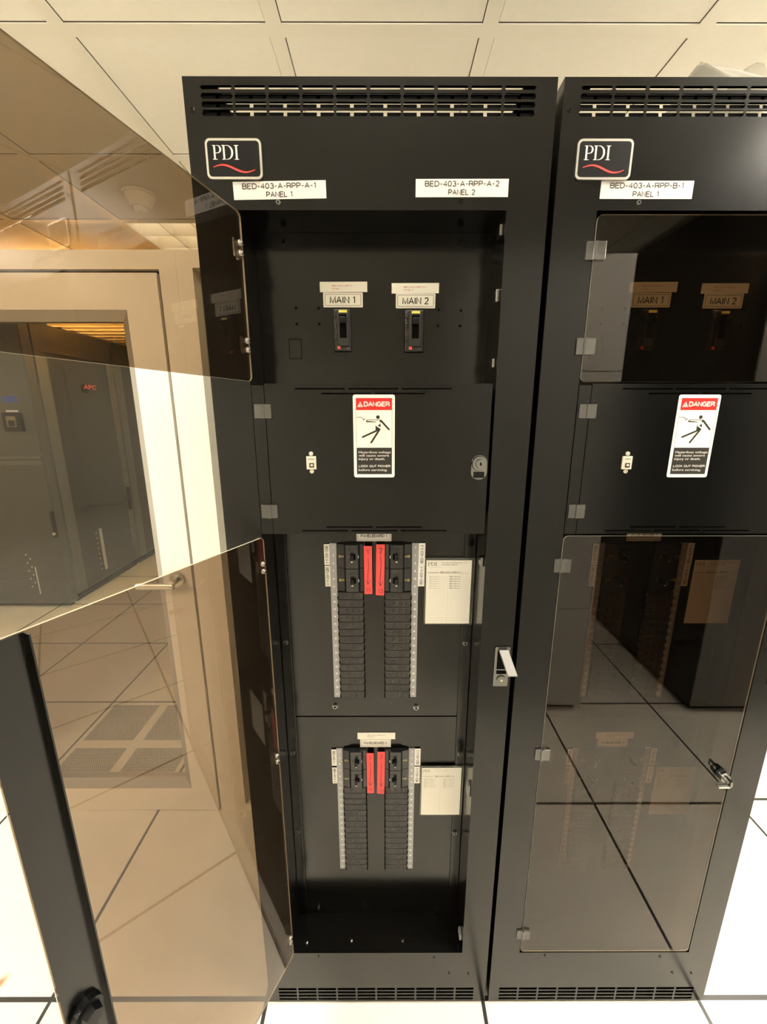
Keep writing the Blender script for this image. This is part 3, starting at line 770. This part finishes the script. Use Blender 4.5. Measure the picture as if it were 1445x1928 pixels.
    b.flat([S(692, 728), S(758, 770), S(755, 690)], y1, 'ink'); b.flat([S(740, 612), S(775, 612), S(775, 655), S(735, 665)], y1, 'ink')
    b.path([S(*p) for p in ((245, 560), (335, 555), (370, 572), (395, 610), (430, 580))], .0010, y1, 'ink'); b.line(S(395, 605), S(398, 640), .0008, y1, 'ink'); b.line(S(400, 592), S(428, 600), .0007, y1, 'ink')
    for tx, cy, xe in (('Hazardous voltage', 1300, 975), ('will cause severe', 1372, 935), ('injury or death.', 1448, 855), ('LOCK OUT POWER', 1608, 970), ('before servicing.', 1690, 905)):
        l, r = S(295, cy), S(xe, cy); text(b, tx, l[0], l[1], .0044 if tx.isupper() else .0046, y2, 'white', r[0] - l[0], align='l', bold=.025)
    P(b, 'danger_sticker', 'tall white danger sticker with red header and falling stick figure', par=sd)
    # data port
    b = MB(); b.cbox(-.1532, -.1345, YF - .0050, YF - .001, 1.5070, 1.5325, 'portw', .0008)
    for x, z in ((-.1438, 1.5374), (-.1436, 1.5030)):
        b.cyl((x, YF - .0012, z), .0040, -.0022, 'y', 'portw', 16); b.disc((x, z), .0018, YF - .0036, 'steel', 10)
    b.box(-.1475, -.1385, YF - .0056, YF - .005, 1.5110, 1.5195, 'ink'); b.box(-.1452, -.1405, YF - .0060, YF - .0055, 1.5135, 1.5175, 'portw')
    b.rect(-.1500, -.1372, 1.5265, 1.5280, YF - .0052, 'greyink')
    P(b, 'data_port', 'ivory rectangular data socket', par=sd)
    # key lock
    b = MB(); lx, lz = .1815, 1.5187
    b.prism(rrect(lx - .0150, lx + .0158, 1.4868, 1.5345, .0145, 8), YF - .004, YF - .0012, 'chromedark')
    b.cyl((lx, YF - .004, lz), .0150, -.005, 'y', 'chromedark', 28, .0135); b.cyl((lx + .001, YF - .009, lz), .0098, -.005, 'y', 'chromedark', 24, .0088)
    b.rect(lx + .0004, lx + .0018, lz - .0040, lz + .0040, YF - .0142, 'void'); b.disc((lx + .0011, lz), .0022, YF - .0141, 'dark', 12)
    b.cbox(lx - .0100, lx + .0110, YF - .0055, YF - .004, 1.4905, 1.5025, 'dark', .0006)
    P(b, 'key_lock', 'round chrome key lock', par=sd)
    # swing handle on the right stile
    b = MB(); hx0, hx1, hz0, hz1 = .2383, .2705, 1.0226, 1.1198
    b.prism(rrect(hx0, hx1, hz0, hz1, .0025, 3), YF - .003, YF, 'chromedark'); b.rect(hx0 + .0055, hx1 - .0045, hz0 + .031, hz1 - .008, YF - .0032, 'void')
    b.box(hx0 + .0055, hx1 - .0055, YF - .0040, YF - .0030, hz0 + .0415, hz0 + .0425, 'steel')
    b.cyl((.2552, YF - .003, 1.0400), .0098, -.0035, 'y', 'chromedark', 24); b.cyl((.2555, YF - .0065, 1.0395), .0028, -.0008, 'y', 'steel', 12)
    hd = P(b, 'latch_handle')
    b = MB()
    A = [Vector((hx0 + .0075, YF - .0045, hz1 - .0085)), Vector((hx1 - .0055, YF - .0045, hz1 - .0085))]
    dn = Vector((.0100, -.0400, -.0350))
    q = [A[0], A[1], A[1] + dn, A[0] + dn]; nrm = (q[1] - q[0]).cross(q[3] - q[0]).normalized() * -.006
    V = q + [p + nrm for p in q]
    b.mesh(V, [(0, 1, 2, 3), (7, 6, 5, 4), (0, 4, 5, 1), (1, 5, 6, 2), (2, 6, 7, 3), (3, 7, 4, 0)], 'handlegrey')
    P(b, 'lever', 'light grey lever folded out', par=hd)
    # ---- tinted acrylic doors, hinged on the left
    def pane(name, z0, z1, ang, hinges, bar, label):
        hinge = Vector((-.2490, YF - .0035 if opened else YF + .0004, 0)) - Vector(RO)
        o = MB(); w = .4530; th = .0032
        o.prism(rrect(0, w, z0, z1, .010, 6, (1, 1, 1, 1)), 0, th, 'acrylicdark' if bar else 'acrylic', 'edge')
        d = o.build(name, root, (0, 0, 0)); d.location = hinge; d.rotation_euler = (0, 0, ang); d['label'] = label
        for zc in hinges:
            b = MB(); hh = .0145
            b.cbox(-.0155, .0005, -.0042, -.0006, zc - hh, zc + hh, 'clip', .0008) if not opened else b.cbox(-.0042, -.0006, -.0160, .0, zc - hh, zc + hh, 'clip', .0006)
            b.cbox(.0005, .0185, -.0048, -.0002, zc - hh, zc + hh, 'clip', .0008)
            b.cyl((.0, -.0035, zc - hh), .0034, 2 * hh, 'z', 'clip', 12)
            h_ = b.build('clear_hinge', d); h_['label'] = 'clear plastic hinge'
            for dz in (-.0078, .0078):
                b = MB(); b.cyl((.0085, th, zc + dz), .0052, .0012, 'y', 'steel', 20); b.cyl((.0085, th + .0012, zc + dz), .0044, .0032, 'y', 'steel', 6)
                b.cyl((.0085, th + .0044, zc + dz), .0022, .002, 'y', 'chromedark', 10)
                b.build('hinge_nut', d)
        if bar:
            b = MB(); b.box(.4015, .4515, th + .0002, th + .0022, z0 + .004, z1 - .001, 'black')
            b.box(.4015, .4033, th + .0022, th + .0150, z0 + .004, z1 - .001, 'black')
            bb = b.build('stiffening_bar', d); bb['label'] = 'black steel bar along the free edge'
            zl = .7845
            b = MB(); b.cyl((.4290, th + .0022, zl), .0205, .010, 'y', 'dark', 32, .0195); b.cyl((.4290, th + .0122, zl), .0150, .012, 'y', 'dark', 6, .0125)
            b.cbox(.4215, .4365, th + .0100, th + .0155, zl - .05, zl + .004, 'dark', .001)
            b.build('cam_latch', d)['label'] = 'black plastic cam latch'
            b = MB(); b.cyl((.4290, 0, zl), .0130, -.003, 'y', 'dark', 24); b.cyl((.4290, -.003, zl), .0105, -.010, 'y', 'chromedark', 24); b.cyl((.4290, -.013, zl), .0115, -.004, 'y', 'chromedark', 24, .0105)
            b.cbox(.4265, .4315, -.034, -.015, zl - .0075, zl + .0075, 'chromedark', .0012)
            b.cyl((.4290, -.017, zl), .0052, -.010, 'y', 'steel', 16)
            b.build('turn_knob', d)['label'] = 'dark chrome turn knob'
            b = MB(); b.cbox(.4275, .4545, -.0075, -.0002, zl - .0385, zl - .0345, 'silver', .0008)
            b.build('finger_pull', d)['label'] = 'bright metal lip'
        return d
    pane('acrylic_door', 1.6705, 1.9445, math.radians(-104.9) if opened else 0, (1.8880, 1.7320), False, 'upper brown tinted acrylic door' + (', swung open' if opened else ', shut'))
    pane('acrylic_door', .1990, 1.3700, math.radians(-115.76) if opened else 0, (1.3070, .8390, .2660), True, 'lower brown tinted acrylic door' + (', swung open' if opened else ', shut'))
    return root

GRP = None
CAB1 = make_cabinet(True, 'A', 'black power cabinet with both tinted acrylic doors swung open, showing breakers inside', GRP)
CAB2 = make_cabinet(False, 'B', 'black power cabinet with tinted acrylic doors shut, plastic film on its top', GRP)

# plastic film lying crumpled on the second cabinet
def film():
    b = MB(); rnd = random.Random(3)
    def interp(x, P):
        for (a, za), (c, zc) in zip(P, P[1:]):
            if a <= x <= c: return za + (zc - za) * (x - a) / (c - a)
        return P[-1][1]
    def patch(prof, y0, y1, yp, nx, ny, ph, mat):
        V = []; x0, x1 = prof[0][0], prof[-1][0]
        for j in range(ny + 1):
            v = j / ny; y = y0 + (y1 - y0) * v
            k = (y - y0) / (yp - y0) if y < yp else max(0, 1 - ((y - yp) / (y1 - yp)) ** 1.5)
            for i in range(nx + 1):
                x = x0 + (x1 - x0) * i / nx
                z = 2.1385 + max(0, interp(x, prof) - 2.1385) * k + .0018 * (1 + math.sin(70 * x + 30 * y + ph)) * (.3 + k) * .6
                V.append((x + .006 * math.sin(40 * y + ph), y, z))
        F = [(j * (nx + 1) + i, j * (nx + 1) + i + 1, (j + 1) * (nx + 1) + i + 1, (j + 1) * (nx + 1) + i) for j in range(ny) for i in range(nx)]
        b.mesh(V, F, mat)
    patch([(.518, 2.140), (.553, 2.203), (.572, 2.2285), (.583, 2.2245), (.610, 2.2185), (.650, 2.2105), (.692, 2.2020), (.80, 2.178), (.868, 2.140)], .815, 1.02, .90, 50, 14, 0., 'film')
    patch([(.630, 2.140), (.690, 2.245), (.728, 2.288), (.752, 2.300), (.768, 2.270), (.800, 2.292), (.840, 2.250), (.872, 2.140)], .93, 1.12, 1.00, 40, 12, 1.3, 'filmlight')
    o = b.build('plastic_film', smooth=True)
    tag(o, 'crumpled translucent plastic film lying on top of the shut power cabinet', 'plastic film')
film()

# ------------------------------------------------------------------ setting
RX0, RX1, RY0, RY1, CZ = -5.2, 4.2, -4.2, 8.2, 2.673
def struct(o): o['kind'] = 'structure'; return o
perf = [(-3, 1), (-2, 1)]
def tile_rect(i, j): return (FX + i * T, FX + (i + 1) * T, FY + j * T, FY + (j + 1) * T)
b = MB()
holes = [tile_rect(*p) for p in perf]
xs = sorted({RX0, RX1} | {h[0] for h in holes} | {h[1] for h in holes}); ysr = sorted({RY0, RY1} | {h[2] for h in holes} | {h[3] for h in holes})
for xa, xb in zip(xs, xs[1:]):
    for ya, yb in zip(ysr, ysr[1:]):
        xm, ym = (xa + xb) / 2, (ya + yb) / 2
        if not any(h[0] < xm < h[1] and h[2] < ym < h[3] for h in holes): b.poly([(xa, ya, 0), (xb, ya, 0), (xb, yb, 0), (xa, yb, 0)], 'floor')
b.box(RX0, RX1, RY0, RY1, -.35, -.30, 'void')
struct(b.build('floor'))
for k, p in enumerate(perf):
    x0, x1, y0, y1 = tile_rect(*p)
    b = MB(); b.box(x0, x1, y0, y1, -.035, 0, 'perf'); o = b.build('perforated_floor_tile', None, ((x0 + x1) / 2, (y0 + y1) / 2, 0)); o.location = ((x0 + x1) / 2, (y0 + y1) / 2, 0)
    tag(o, ('perforated floor tile with four fields of holes behind the glazed door', 'perforated floor tile behind the narrow glass panel beside the open cabinet')[k], 'floor tile', 'perforated floor tiles')

# ceiling: lay-in tiles on a wide grid
CX, CY, BW = -.2923, 1.4374, .0433
lights = {}      # (i, j): material, label
def ctile(i, j): return (CX + i * T, CX + (i + 1) * T - BW, CY - BW + (j) * T + BW + BW - T + T - BW, 0)
def cx_(i): return (CX + i * T, CX + (i + 1) * T - BW)              # clear opening in x
def cy_(j): return (CY + BW + j * T, CY + (j + 1) * T)              # clear opening in y
TROFF = {(-2, 2): 'visible', (0, -2): 'lampsmall', (2, -2): 'lampmed', (-4, -2): 'lampsmall', (-4, -4): 'lampbright', (-4, -6): 'lampbright', (3, -3): 'lampsoft', (5, -3): 'lampsoft', (3, 2): 'lamp', (-3, 6): 'lampdim', (-4, 3): 'lampwarm',
         (4, 0): 'lamp'}  # most of these lamps are out of view, added for their light
b = MB(); zt_ = CZ + .008
i0, i1 = int((RX0 - CX) / T) - 1, int((RX1 - CX) / T) + 1; j0, j1 = int((RY0 - CY) / T) - 1, int((RY1 - CY) / T) + 1
for i in range(i0, i1):
    for j in range(j0, j1):
        if (i, j) in TROFF: continue
        xa, xb = cx_(i); ya, yb = cy_(j); xa, xb, ya, yb = max(xa, RX0), min(xb, RX1), max(ya, RY0), min(yb, RY1)
        if xb - xa < .05 or yb - ya < .05: continue
        g = .0022
        b.box(xa + g, xb - g, ya + g, yb - g, zt_ - .0035, zt_ + .012, 'tile')
b.box(RX0, RX1, RY0, RY1, CZ + .25, CZ + .30, 'wall')
ceil = struct(b.build('ceiling'))
b = MB()
for i in range(i0, i1 + 1):
    x = CX + i * T
    if RX0 < x - BW and x < RX1: b.box(x - BW, x, RY0, RY1, CZ, CZ + .003, 'tbar'); b.box(x - BW + .0008, x - .0008, RY0, RY1, CZ + .003, CZ + .05, 'revealshade')
for j in range(j0, j1 + 1):
    y = CY + j * T
    if not (RY0 < y and y + BW < RY1): continue
    for i in range(i0, i1 + 1):
        xa, xb = cx_(i); xa, xb = max(xa, RX0), min(xb, RX1)
        if xb > xa: b.box(xa, xb, y, y + BW, CZ, CZ + .003, 'tbar'); b.box(xa, xb, y + .0008, y + BW - .0008, CZ + .003, CZ + .05, 'revealshade')
struct(b.build('ceiling_grid', ceil))

LAB = {(-2, 2): 'square ceiling light with white louvre cells seen above the glazed door frame', (0, -2): 'added unseen dim ceiling light straight above the front of the open cabinet', (2, -2): 'added unseen bright ceiling light straight above the front of the shut cabinet',
       (-4, -2): 'added unseen ceiling light over the aisle beyond the open acrylic doors', (3, -3): 'square ceiling light in front of the shut cabinet towards the black rack',
       (5, -3): 'added unseen ceiling light by the right wall beyond the black rack', (3, 2): 'unseen square ceiling light behind the shut cabinet',
       (-3, 6): 'unseen dim ceiling light far along the aisle of racks', (-4, 3): 'warm orange ceiling light above the row of black racks behind glass',
       (-4, -4): 'added unseen bright ceiling light over the aisle behind and left of the open cabinet', (-4, -6): 'added unseen bright ceiling light at the back end of the left aisle', (4, 0): 'unseen square ceiling light over the open floor beside the shut cabinet'}
for (i, j), kind in TROFF.items():
    xa, xb = cx_(i); ya, yb = cy_(j); xm, ym = (xa + xb) / 2, (ya + yb) / 2
    r = empty('ceiling_light', (xm, ym, CZ)); tag(r, LAB[(i, j)], 'ceiling light', 'square ceiling lights')
    hw, hd = (xb - xa) / 2 - .001, (yb - ya) / 2 - .001
    b = MB(); z1 = .11
    for p, q in (((-hw, -hd), (hw, -hd)), ((hw, -hd), (hw, hd)), ((hw, hd), (-hw, hd)), ((-hw, hd), (-hw, -hd))):
        b.poly([(p[0], p[1], .003), (q[0], q[1], .003), (q[0], q[1], z1), (p[0], p[1], z1)], 'troffer')
    b.poly([(-hw, -hd, z1 + .004), (-hw, hd, z1 + .004), (hw, hd, z1 + .004), (hw, -hd, z1 + .004)], 'troffer')
    b.build('housing', r)
    if kind == 'visible':
        b = MB(); b.poly([(-hw, -hd, z1 - .01), (-hw, hd, z1 - .01), (hw, hd, z1 - .01), (hw, -hd, z1 - .01)], 'lampdim'); b.build('diffuser', r)
        b = MB()
        for k in range(1, 3):
            x = -hw + 2 * hw * k / 3; b.box(x - .002, x + .002, -hd, hd, .005, .075, 'troffer')
            y = -hd + 2 * hd * k / 3; b.box(-hw, hw, y - .002, y + .002, .005, .075, 'troffer')
        b.build('louvre', r)
    else:
        b = MB(); b.box(-hw + .03, hw - .03, -hd + .03, hd - .03, -.035, .010, kind); b.build('diffuser', r)  # hangs below the grid so the unseen lamps brighten the ceiling

# walls
def wallbox(name, *a, mat='wall'):
    b = MB(); b.box(*a, mat); struct(b.build(name))
wallbox('wall_left', RX0 - .1, RX0, RY0, RY1, -.02, CZ + .3)
wallbox('wall_right', RX1, RX1 + .1, RY0, RY1, -.02, CZ + .3)
wallbox('wall_back', RX0, RX1, RY0 - .1, RY0, -.02, CZ + .3)
wallbox('wall_front', RX0, RX1, RY1, RY1 + .1, -.02, CZ + .3)

# glazed aluminium partition with a door
YW, PZ = 1.372, 2.085
DX0, DX1 = -1.945, -.6304       # door frame outer edges
def frame(mb, x0, x1, z0, z1, t, y0, y1, mat, bottom=True, tb=None):
    """mitred frame"""
    tb = t if tb is None else tb
    O = [(x0, z0), (x1, z0), (x1, z1), (x0, z1)]; I = [(x0 + t, z0 + tb), (x1 - t, z0 + tb), (x1 - t, z1 - t), (x0 + t, z1 - t)]
    if not bottom: I[0] = (x0 + t, z0); I[1] = (x1 - t, z0)
    for k in range(4):
        if k == 0 and not bottom: continue
        a, b_ = O[k], O[(k + 1) % 4]; c, d = I[(k + 1) % 4], I[k]
        g = .0003
        mb.prism([a, b_, c, d], y0, y1, mat)
b = MB(); frame(b, DX0, DX1, 0, PZ, .0525, YW, YW + .10, 'alu', False); door = struct(b.build('door_1'))
LX0, LX1, LZ0, LZ1 = DX0 + .0525 + .010, -.6925, .004, 2.0230
b = MB(); frame(b, LX0, LX1, LZ0, LZ1, .1030, YW, YW + .045, 'alu', True, .1090); leaf = b.build('door_leaf', door); struct(leaf)
b = MB()
for (x0, x1) in ((LX1 + .0002, LX1 + .0095),): b.box(x0, x1, YW + .022, YW + .03, 0, LZ1 + .009, 'gasket')
b.box(LX0, LX1, YW + .022, YW + .03, LZ1 + .0002, LZ1 + .009, 'gasket'); struct(b.build('door_seal', door))
b = MB(); gx0, gx1, gz0, gz1 = LX0 + .103, LX1 - .103, LZ0 + .109, LZ1 - .103; t = .0270
O = [(gx0, gz0), (gx1, gz0), (gx1, gz1), (gx0, gz1)]; I = [(gx0 + t, gz0 + t + .008), (gx1 - t, gz0 + t + .008), (gx1 - t, gz1 - t - .004), (gx0 + t, gz1 - t - .004)]
for k in range(4):
    a, b_, c, d = O[k], O[(k + 1) % 4], I[(k + 1) % 4], I[k]
    b.poly([(a[0], YW, a[1]), (b_[0], YW, b_[1]), (c[0], YW + .018, c[1]), (d[0], YW + .018, d[1])], 'alubev')
    b.poly([(d[0], YW + .018, d[1]), (c[0], YW + .018, c[1]), (c[0], YW + .045, c[1]), (d[0], YW + .045, d[1])], 'alubev')
struct(b.build('glazing_bead', leaf))
b = MB(); b.box(I[0][0], I[1][0], YW + .024, YW + .030, I[0][1], I[2][1], 'glass'); struct(b.build('door_glass', leaf))
b = MB(); hx, hz = -.7438, 1.0327
b.cyl((hx, YW, hz), .026, -.012, 'y', 'silver', 28, .024); b.cyl((hx, YW - .012, hz), .011, -.034, 'y', 'silver', 18)
b.cbox(hx - .125, hx + .010, YW - .054, YW - .040, hz - .020, hz + .002, 'silver', .005)
b.build('door_handle', leaf)['kind'] = 'structure'
# fixed glass beside the door
b = MB(); frame(b, DX1 + .0004, .34, 0, PZ, .0484, YW, YW + .10, 'alu', True, .032); win = struct(b.build('window_1'))
b = MB(); b.box(DX1 + .0488, .2916, YW + .046, YW + .052, .032, PZ - .0484, 'glass'); struct(b.build('window_pane', win))
# unseen partition on the left, made solid to shade the aisle floor
wallbox('wall_partition', RX0, DX0 - .0004, YW, YW + .10, 0, PZ)

# smoke detector
b = MB(); sx, sy = -1.2330, 2.372
R_ = empty('smoke_detector', (sx, sy, CZ)); tag(R_, 'round white smoke detector hanging from the ceiling above the glazed door', 'smoke detector')
b.cyl((0, 0, .0012), .080, -.012, 'z', 'detector', 40, .078); b.cyl((0, 0, -.0108), .070, -.050, 'z', 'detector', 40, .046); b.build('base', R_)
b = MB(); b.cyl((0, 0, -.060), .036, -.020, 'z', 'detector', 32, .030); b.cyl((0, 0, -.080), .030, -.004, 'z', 'troffer', 32, .022); b.build('sensor_chamber', R_)

# ------------------------------------------------------------------ racks behind the glass
def grey_unit(x0, x1, y0, y1, mirror, label):
    r = empty('equipment_cabinet', ((x0 + x1) / 2, (y0 + y1) / 2, 0)); tag(r, label, 'cabinet', 'grey end cabinets')
    o = ((x0 + x1) / 2, (y0 + y1) / 2, 0)
    b = MB(); b.box(x0, x1, y0 + .004, y1, .03, 2.262, 'rackgrey'); b.box(x0 + .02, x1 - .02, y0 + .03, y1 - .02, 0, .03, 'void'); b.build('cabinet_body', r, o)
    xe = x1 if not mirror else x0; s = -1 if not mirror else 1
    X = lambda d: xe + s * d
    def bx(mb, d0, d1, ya, yb, z0, z1, m): mb.box(min(X(d0), X(d1)), max(X(d0), X(d1)), ya, yb, z0, z1, m)
    b = MB(); bx(b, .004, abs(x1 - x0) - .004, y0, y0 + .004, 1.860, 2.232, 'rackgrey'); b.build('upper_panel', r, o)
    b = MB(); bx(b, .004, abs(x1 - x0) - .004, y0, y0 + .004, .04, 1.854, 'rackgrey'); b.build('lower_panel', r, o)
    b = MB(); bx(b, .0, .62, y0 - .022, y0, 1.207, 1.245, 'rackgreylight'); bx(b, .005, .62, y0 - .014, y0, 1.252, 1.274, 'rackgreylight'); b.build('handle', r, o)['label'] = 'long horizontal light grey handle'
    if not mirror:
        b = MB(); cx, cz = -2.818, 1.535; b.prism(rrect(cx - .068, cx + .068, cz - .073, cz + .070, .016), y0 - .03, y0, 'dark'); k = b.build('control_panel', r, o); k['label'] = 'black square control panel'
        b = MB(); b.box(cx - .036, cx + .036, y0 - .034, y0 - .03, cz - .038, cz + .042, 'chromedark'); b.box(cx - .022, cx + .022, y0 - .037, y0 - .034, cz - .034, cz + .012, 'dark'); b.build('screen', k, o)
        b = MB(); b.box(cx - .050, cx + .040, y0 - .004, y0, cz + .072, cz + .086, 'white'); b.build('paper_label', r, o)
        b = MB(); b.prism([(-2.882, 1.676), (-2.770, 1.684), (-2.776, 1.728), (-2.884, 1.718)], y0 - .001, y0, 'blue'); b.build('masking_tape', r, o)['label'] = 'strip of blue masking tape'
        b = MB(); b.cbox(-2.672, -2.655, y0 - .03, y0, .62, .84, 'dark', .003); b.cyl((-2.663, y0 - .03, .655), .012, -.006, 'y', 'white', 14); b.build('latch', r, o)
        b = MB()
        for q in range(9): b.box(-2.96 + (q % 2) * .03, -2.955 + (q % 2) * .03 + .004, y0 - .001, y0, .46 - q * .035, .472 - q * .035, 'white')
        b.box(-2.905, -2.895, y0 - .001, y0, .12, .36, 'white'); b.build('white_specks', r, o)  # small white specks and a strip, not glowing
    return r
grey_unit(-3.72, -2.662, 3.197, 3.285, False, 'grey end cabinet with blue tape and a black control panel behind the door glass')
grey_unit(-1.42, -.36, 3.197, 3.285, True, 'grey end cabinet seen as a sliver through the narrow glass panel')

def server_rack(x0, x1, y0, y1, face, label, badge=False):
    """face = +1: the front looks to +x, -1: to -x"""
    r = empty('server_rack', ((x0 + x1) / 2, (y0 + y1) / 2, 0)); tag(r, label, 'server rack', 'black server racks')
    o = ((x0 + x1) / 2, (y0 + y1) / 2, 0); H = 2.27
    f = x1 if face > 0 else x0
    b = MB(); b.box(x0 if face > 0 else x0 + .03, x1 - .03 if face > 0 else x1, y0 + .002, y1 - .002, .06, H, 'rackblack')
    b.box(x0 + .03, x1 - .03, y0 + .02, y1 - .02, 0, .06, 'void'); b.build('rack_body', r, o)
    q = lambda d0, d1: (min(f - face * d0, f - face * d1), max(f - face * d0, f - face * d1))
    b = MB(); xa, xb = q(.0, .03)
    b.box(xa, xb, y0 + .012, y0 + .12, .07, 2.06, 'rackgreylight'); b.box(xa, xb, y1 - .085, y1 - .012, .07, 2.06, 'rackgreylight')
    b.box(xa, xb, y0 + .012, y1 - .012, 2.062, H - .01, 'rackgrey'); b.build('door_frame', r, o)
    b = MB(); xa, xb = q(.004, .03); b.box(xa, xb, y0 + .124, y1 - .089, .07, 2.058, 'rackblack'); b.build('door_panel', r, o)
    b = MB(); xa, xb = q(-.022, .0); b.cbox(xa, xb, y1 - .075, y1 - .045, .62, .86, 'dark', .004); b.build('door_handle', r, o)
    if badge:
        b = MB(); xa, xb = q(-.008, .004); yb_, zb_ = (y0 + y1) / 2 + .055, 1.818
        b.cyl((f - face * .004, yb_ - .02, zb_ - .012), .042, .010 * face, 'x', 'dark', 24)
        V, F, a, c = glyphs('APC', .02); s = .085
        pts = [(f + face * .0068, yb_ - .045 + (v[0] - a) * s, zb_ - .014 + v[1] * s * .62) for v in V]
        b.mesh(pts, F, 'redbtn'); b.build('badge', r, o)['label'] = 'round black badge with red letters'
        b = MB(); xx = f + face * .0002
        b.box(min(xx, xx - face * .004), max(xx, xx - face * .004) , y0 + .375, y0 + .41, .15, .55, 'white')
        for k in range(8): b.box(min(xx, xx - face * .004), max(xx, xx - face * .004), y0 + .33, y0 + .34, .17 + k * .05, .18 + k * .05, 'white')
        b.build('status_label', r, o)['label'] = 'white vertical label strip'
    return r
server_rack(-3.72, -2.660, 3.290, 4.215, 1, 'black server rack with red-lettered badge next to the grey end cabinet', True)
server_rack(-3.72, -2.660, 4.220, 4.975, 1, 'black server rack second in the row behind the door glass')
server_rack(-3.72, -2.660, 4.980, 5.735, 1, 'black server rack third in the row behind the door glass')
server_rack(-1.42, -.40, 3.290, 4.215, -1, 'black server rack behind the grey end cabinet at the narrow glass panel')
server_rack(-1.42, -.40, 4.220, 4.975, -1, 'black server rack second in the row behind the narrow glass panel')

# ribbed aisle cover
b = MB(); z0 = 2.2705; n = 40; x0, x1 = -2.66, -.80; y0 = 2.95; st = .15
for k in range(n):
    y = y0 + k * st
    if y + st > RY1 - .2: break
    b.box(x0, x1, y, y + st * .55, z0 + .026, z0 + .030, 'cover'); b.box(x0, x1, y + st * .52, y + st * .55, z0, z0 + .03, 'cover'); b.box(x0, x1, y + st * .55, y + st, z0, z0 + .004, 'cover'); b.box(x0, x1, y, y + st * .04, z0 + .004, z0 + .026, 'rackgreylight')
tag(b.build('aisle_cover'), 'ribbed cover panel over the aisle between the rack rows behind the glass', 'aisle cover')

# ------------------------------------------------------------------ things behind the camera, seen in the shut doors
def plain_cab(name, x0, x1, y0, y1, h, mat, label, cat, seam, fm=None):
    fm = fm or mat
    r = empty(name, ((x0 + x1) / 2, (y0 + y1) / 2, 0)); tag(r, label, cat); o = ((x0 + x1) / 2, (y0 + y1) / 2, 0)
    b = MB(); b.box(x0, x1, y0, y1 - .006, .035, h, mat); b.box(x0 + .03, x1 - .02, y0 + .03, y1 - .04, 0, .035, 'void'); b.build('cabinet_body', r, o)
    zs = [.04] + list(seam) + [h - .002]
    for za, zb in zip(zs, zs[1:]):
        b = MB(); b.box(x0 + .004, x1 - .004, y1 - .006, y1, za + .003, zb - .003, fm); b.build('front_panel', r, o)
    return r
plain_cab('equipment_cabinet', .40, 1.075, -1.25, -.35, 2.27, 'rackpale', 'tall pale grey cabinet reflected in the shut acrylic doors', 'cabinet', (.62, 1.79))
plain_cab('server_rack', 1.665, 2.40, -2.9, -.335, 2.62, 'rackblack', 'long black rack, front coloured lighter as if lit, reflected in the shut acrylic doors', 'server rack', (), 'racklit')

# ------------------------------------------------------------------ camera, world, view
cam = bpy.data.cameras.new('camera'); co = bpy.data.objects.new('camera', cam); COL.objects.link(co); SC.camera = co
cam.sensor_fit = 'VERTICAL'; cam.sensor_height = 24; cam.lens = 773.067 / 1928 * 24
cam.shift_x = -(727.871 - 722.5) / 1928; cam.shift_y = -(964 - 957.959) / 1928
co.location = (0, 0, 1.6183); co.rotation_euler = (PI / 2 - .2348, 0, -.0021)
cam.clip_start = .01
w = bpy.data.worlds.new('world'); SC.world = w; w.use_nodes = True
w.node_tree.nodes['Background'].inputs['Color'].default_value = (.05, .048, .042, 1); w.node_tree.nodes['Background'].inputs['Strength'].default_value = .3
vs = SC.view_settings; vs.view_transform = 'Standard'; vs.look = 'None'; vs.gamma = 1; vs.use_curve_mapping = False; vs.exposure = 1.05
cy = SC.cycles
cy.use_denoising = True; cy.max_bounces = 12; cy.diffuse_bounces = 6; cy.glossy_bounces = 6; cy.transparent_max_bounces = 24
cy.sample_clamp_indirect = 6.0; cy.caustics_reflective = False
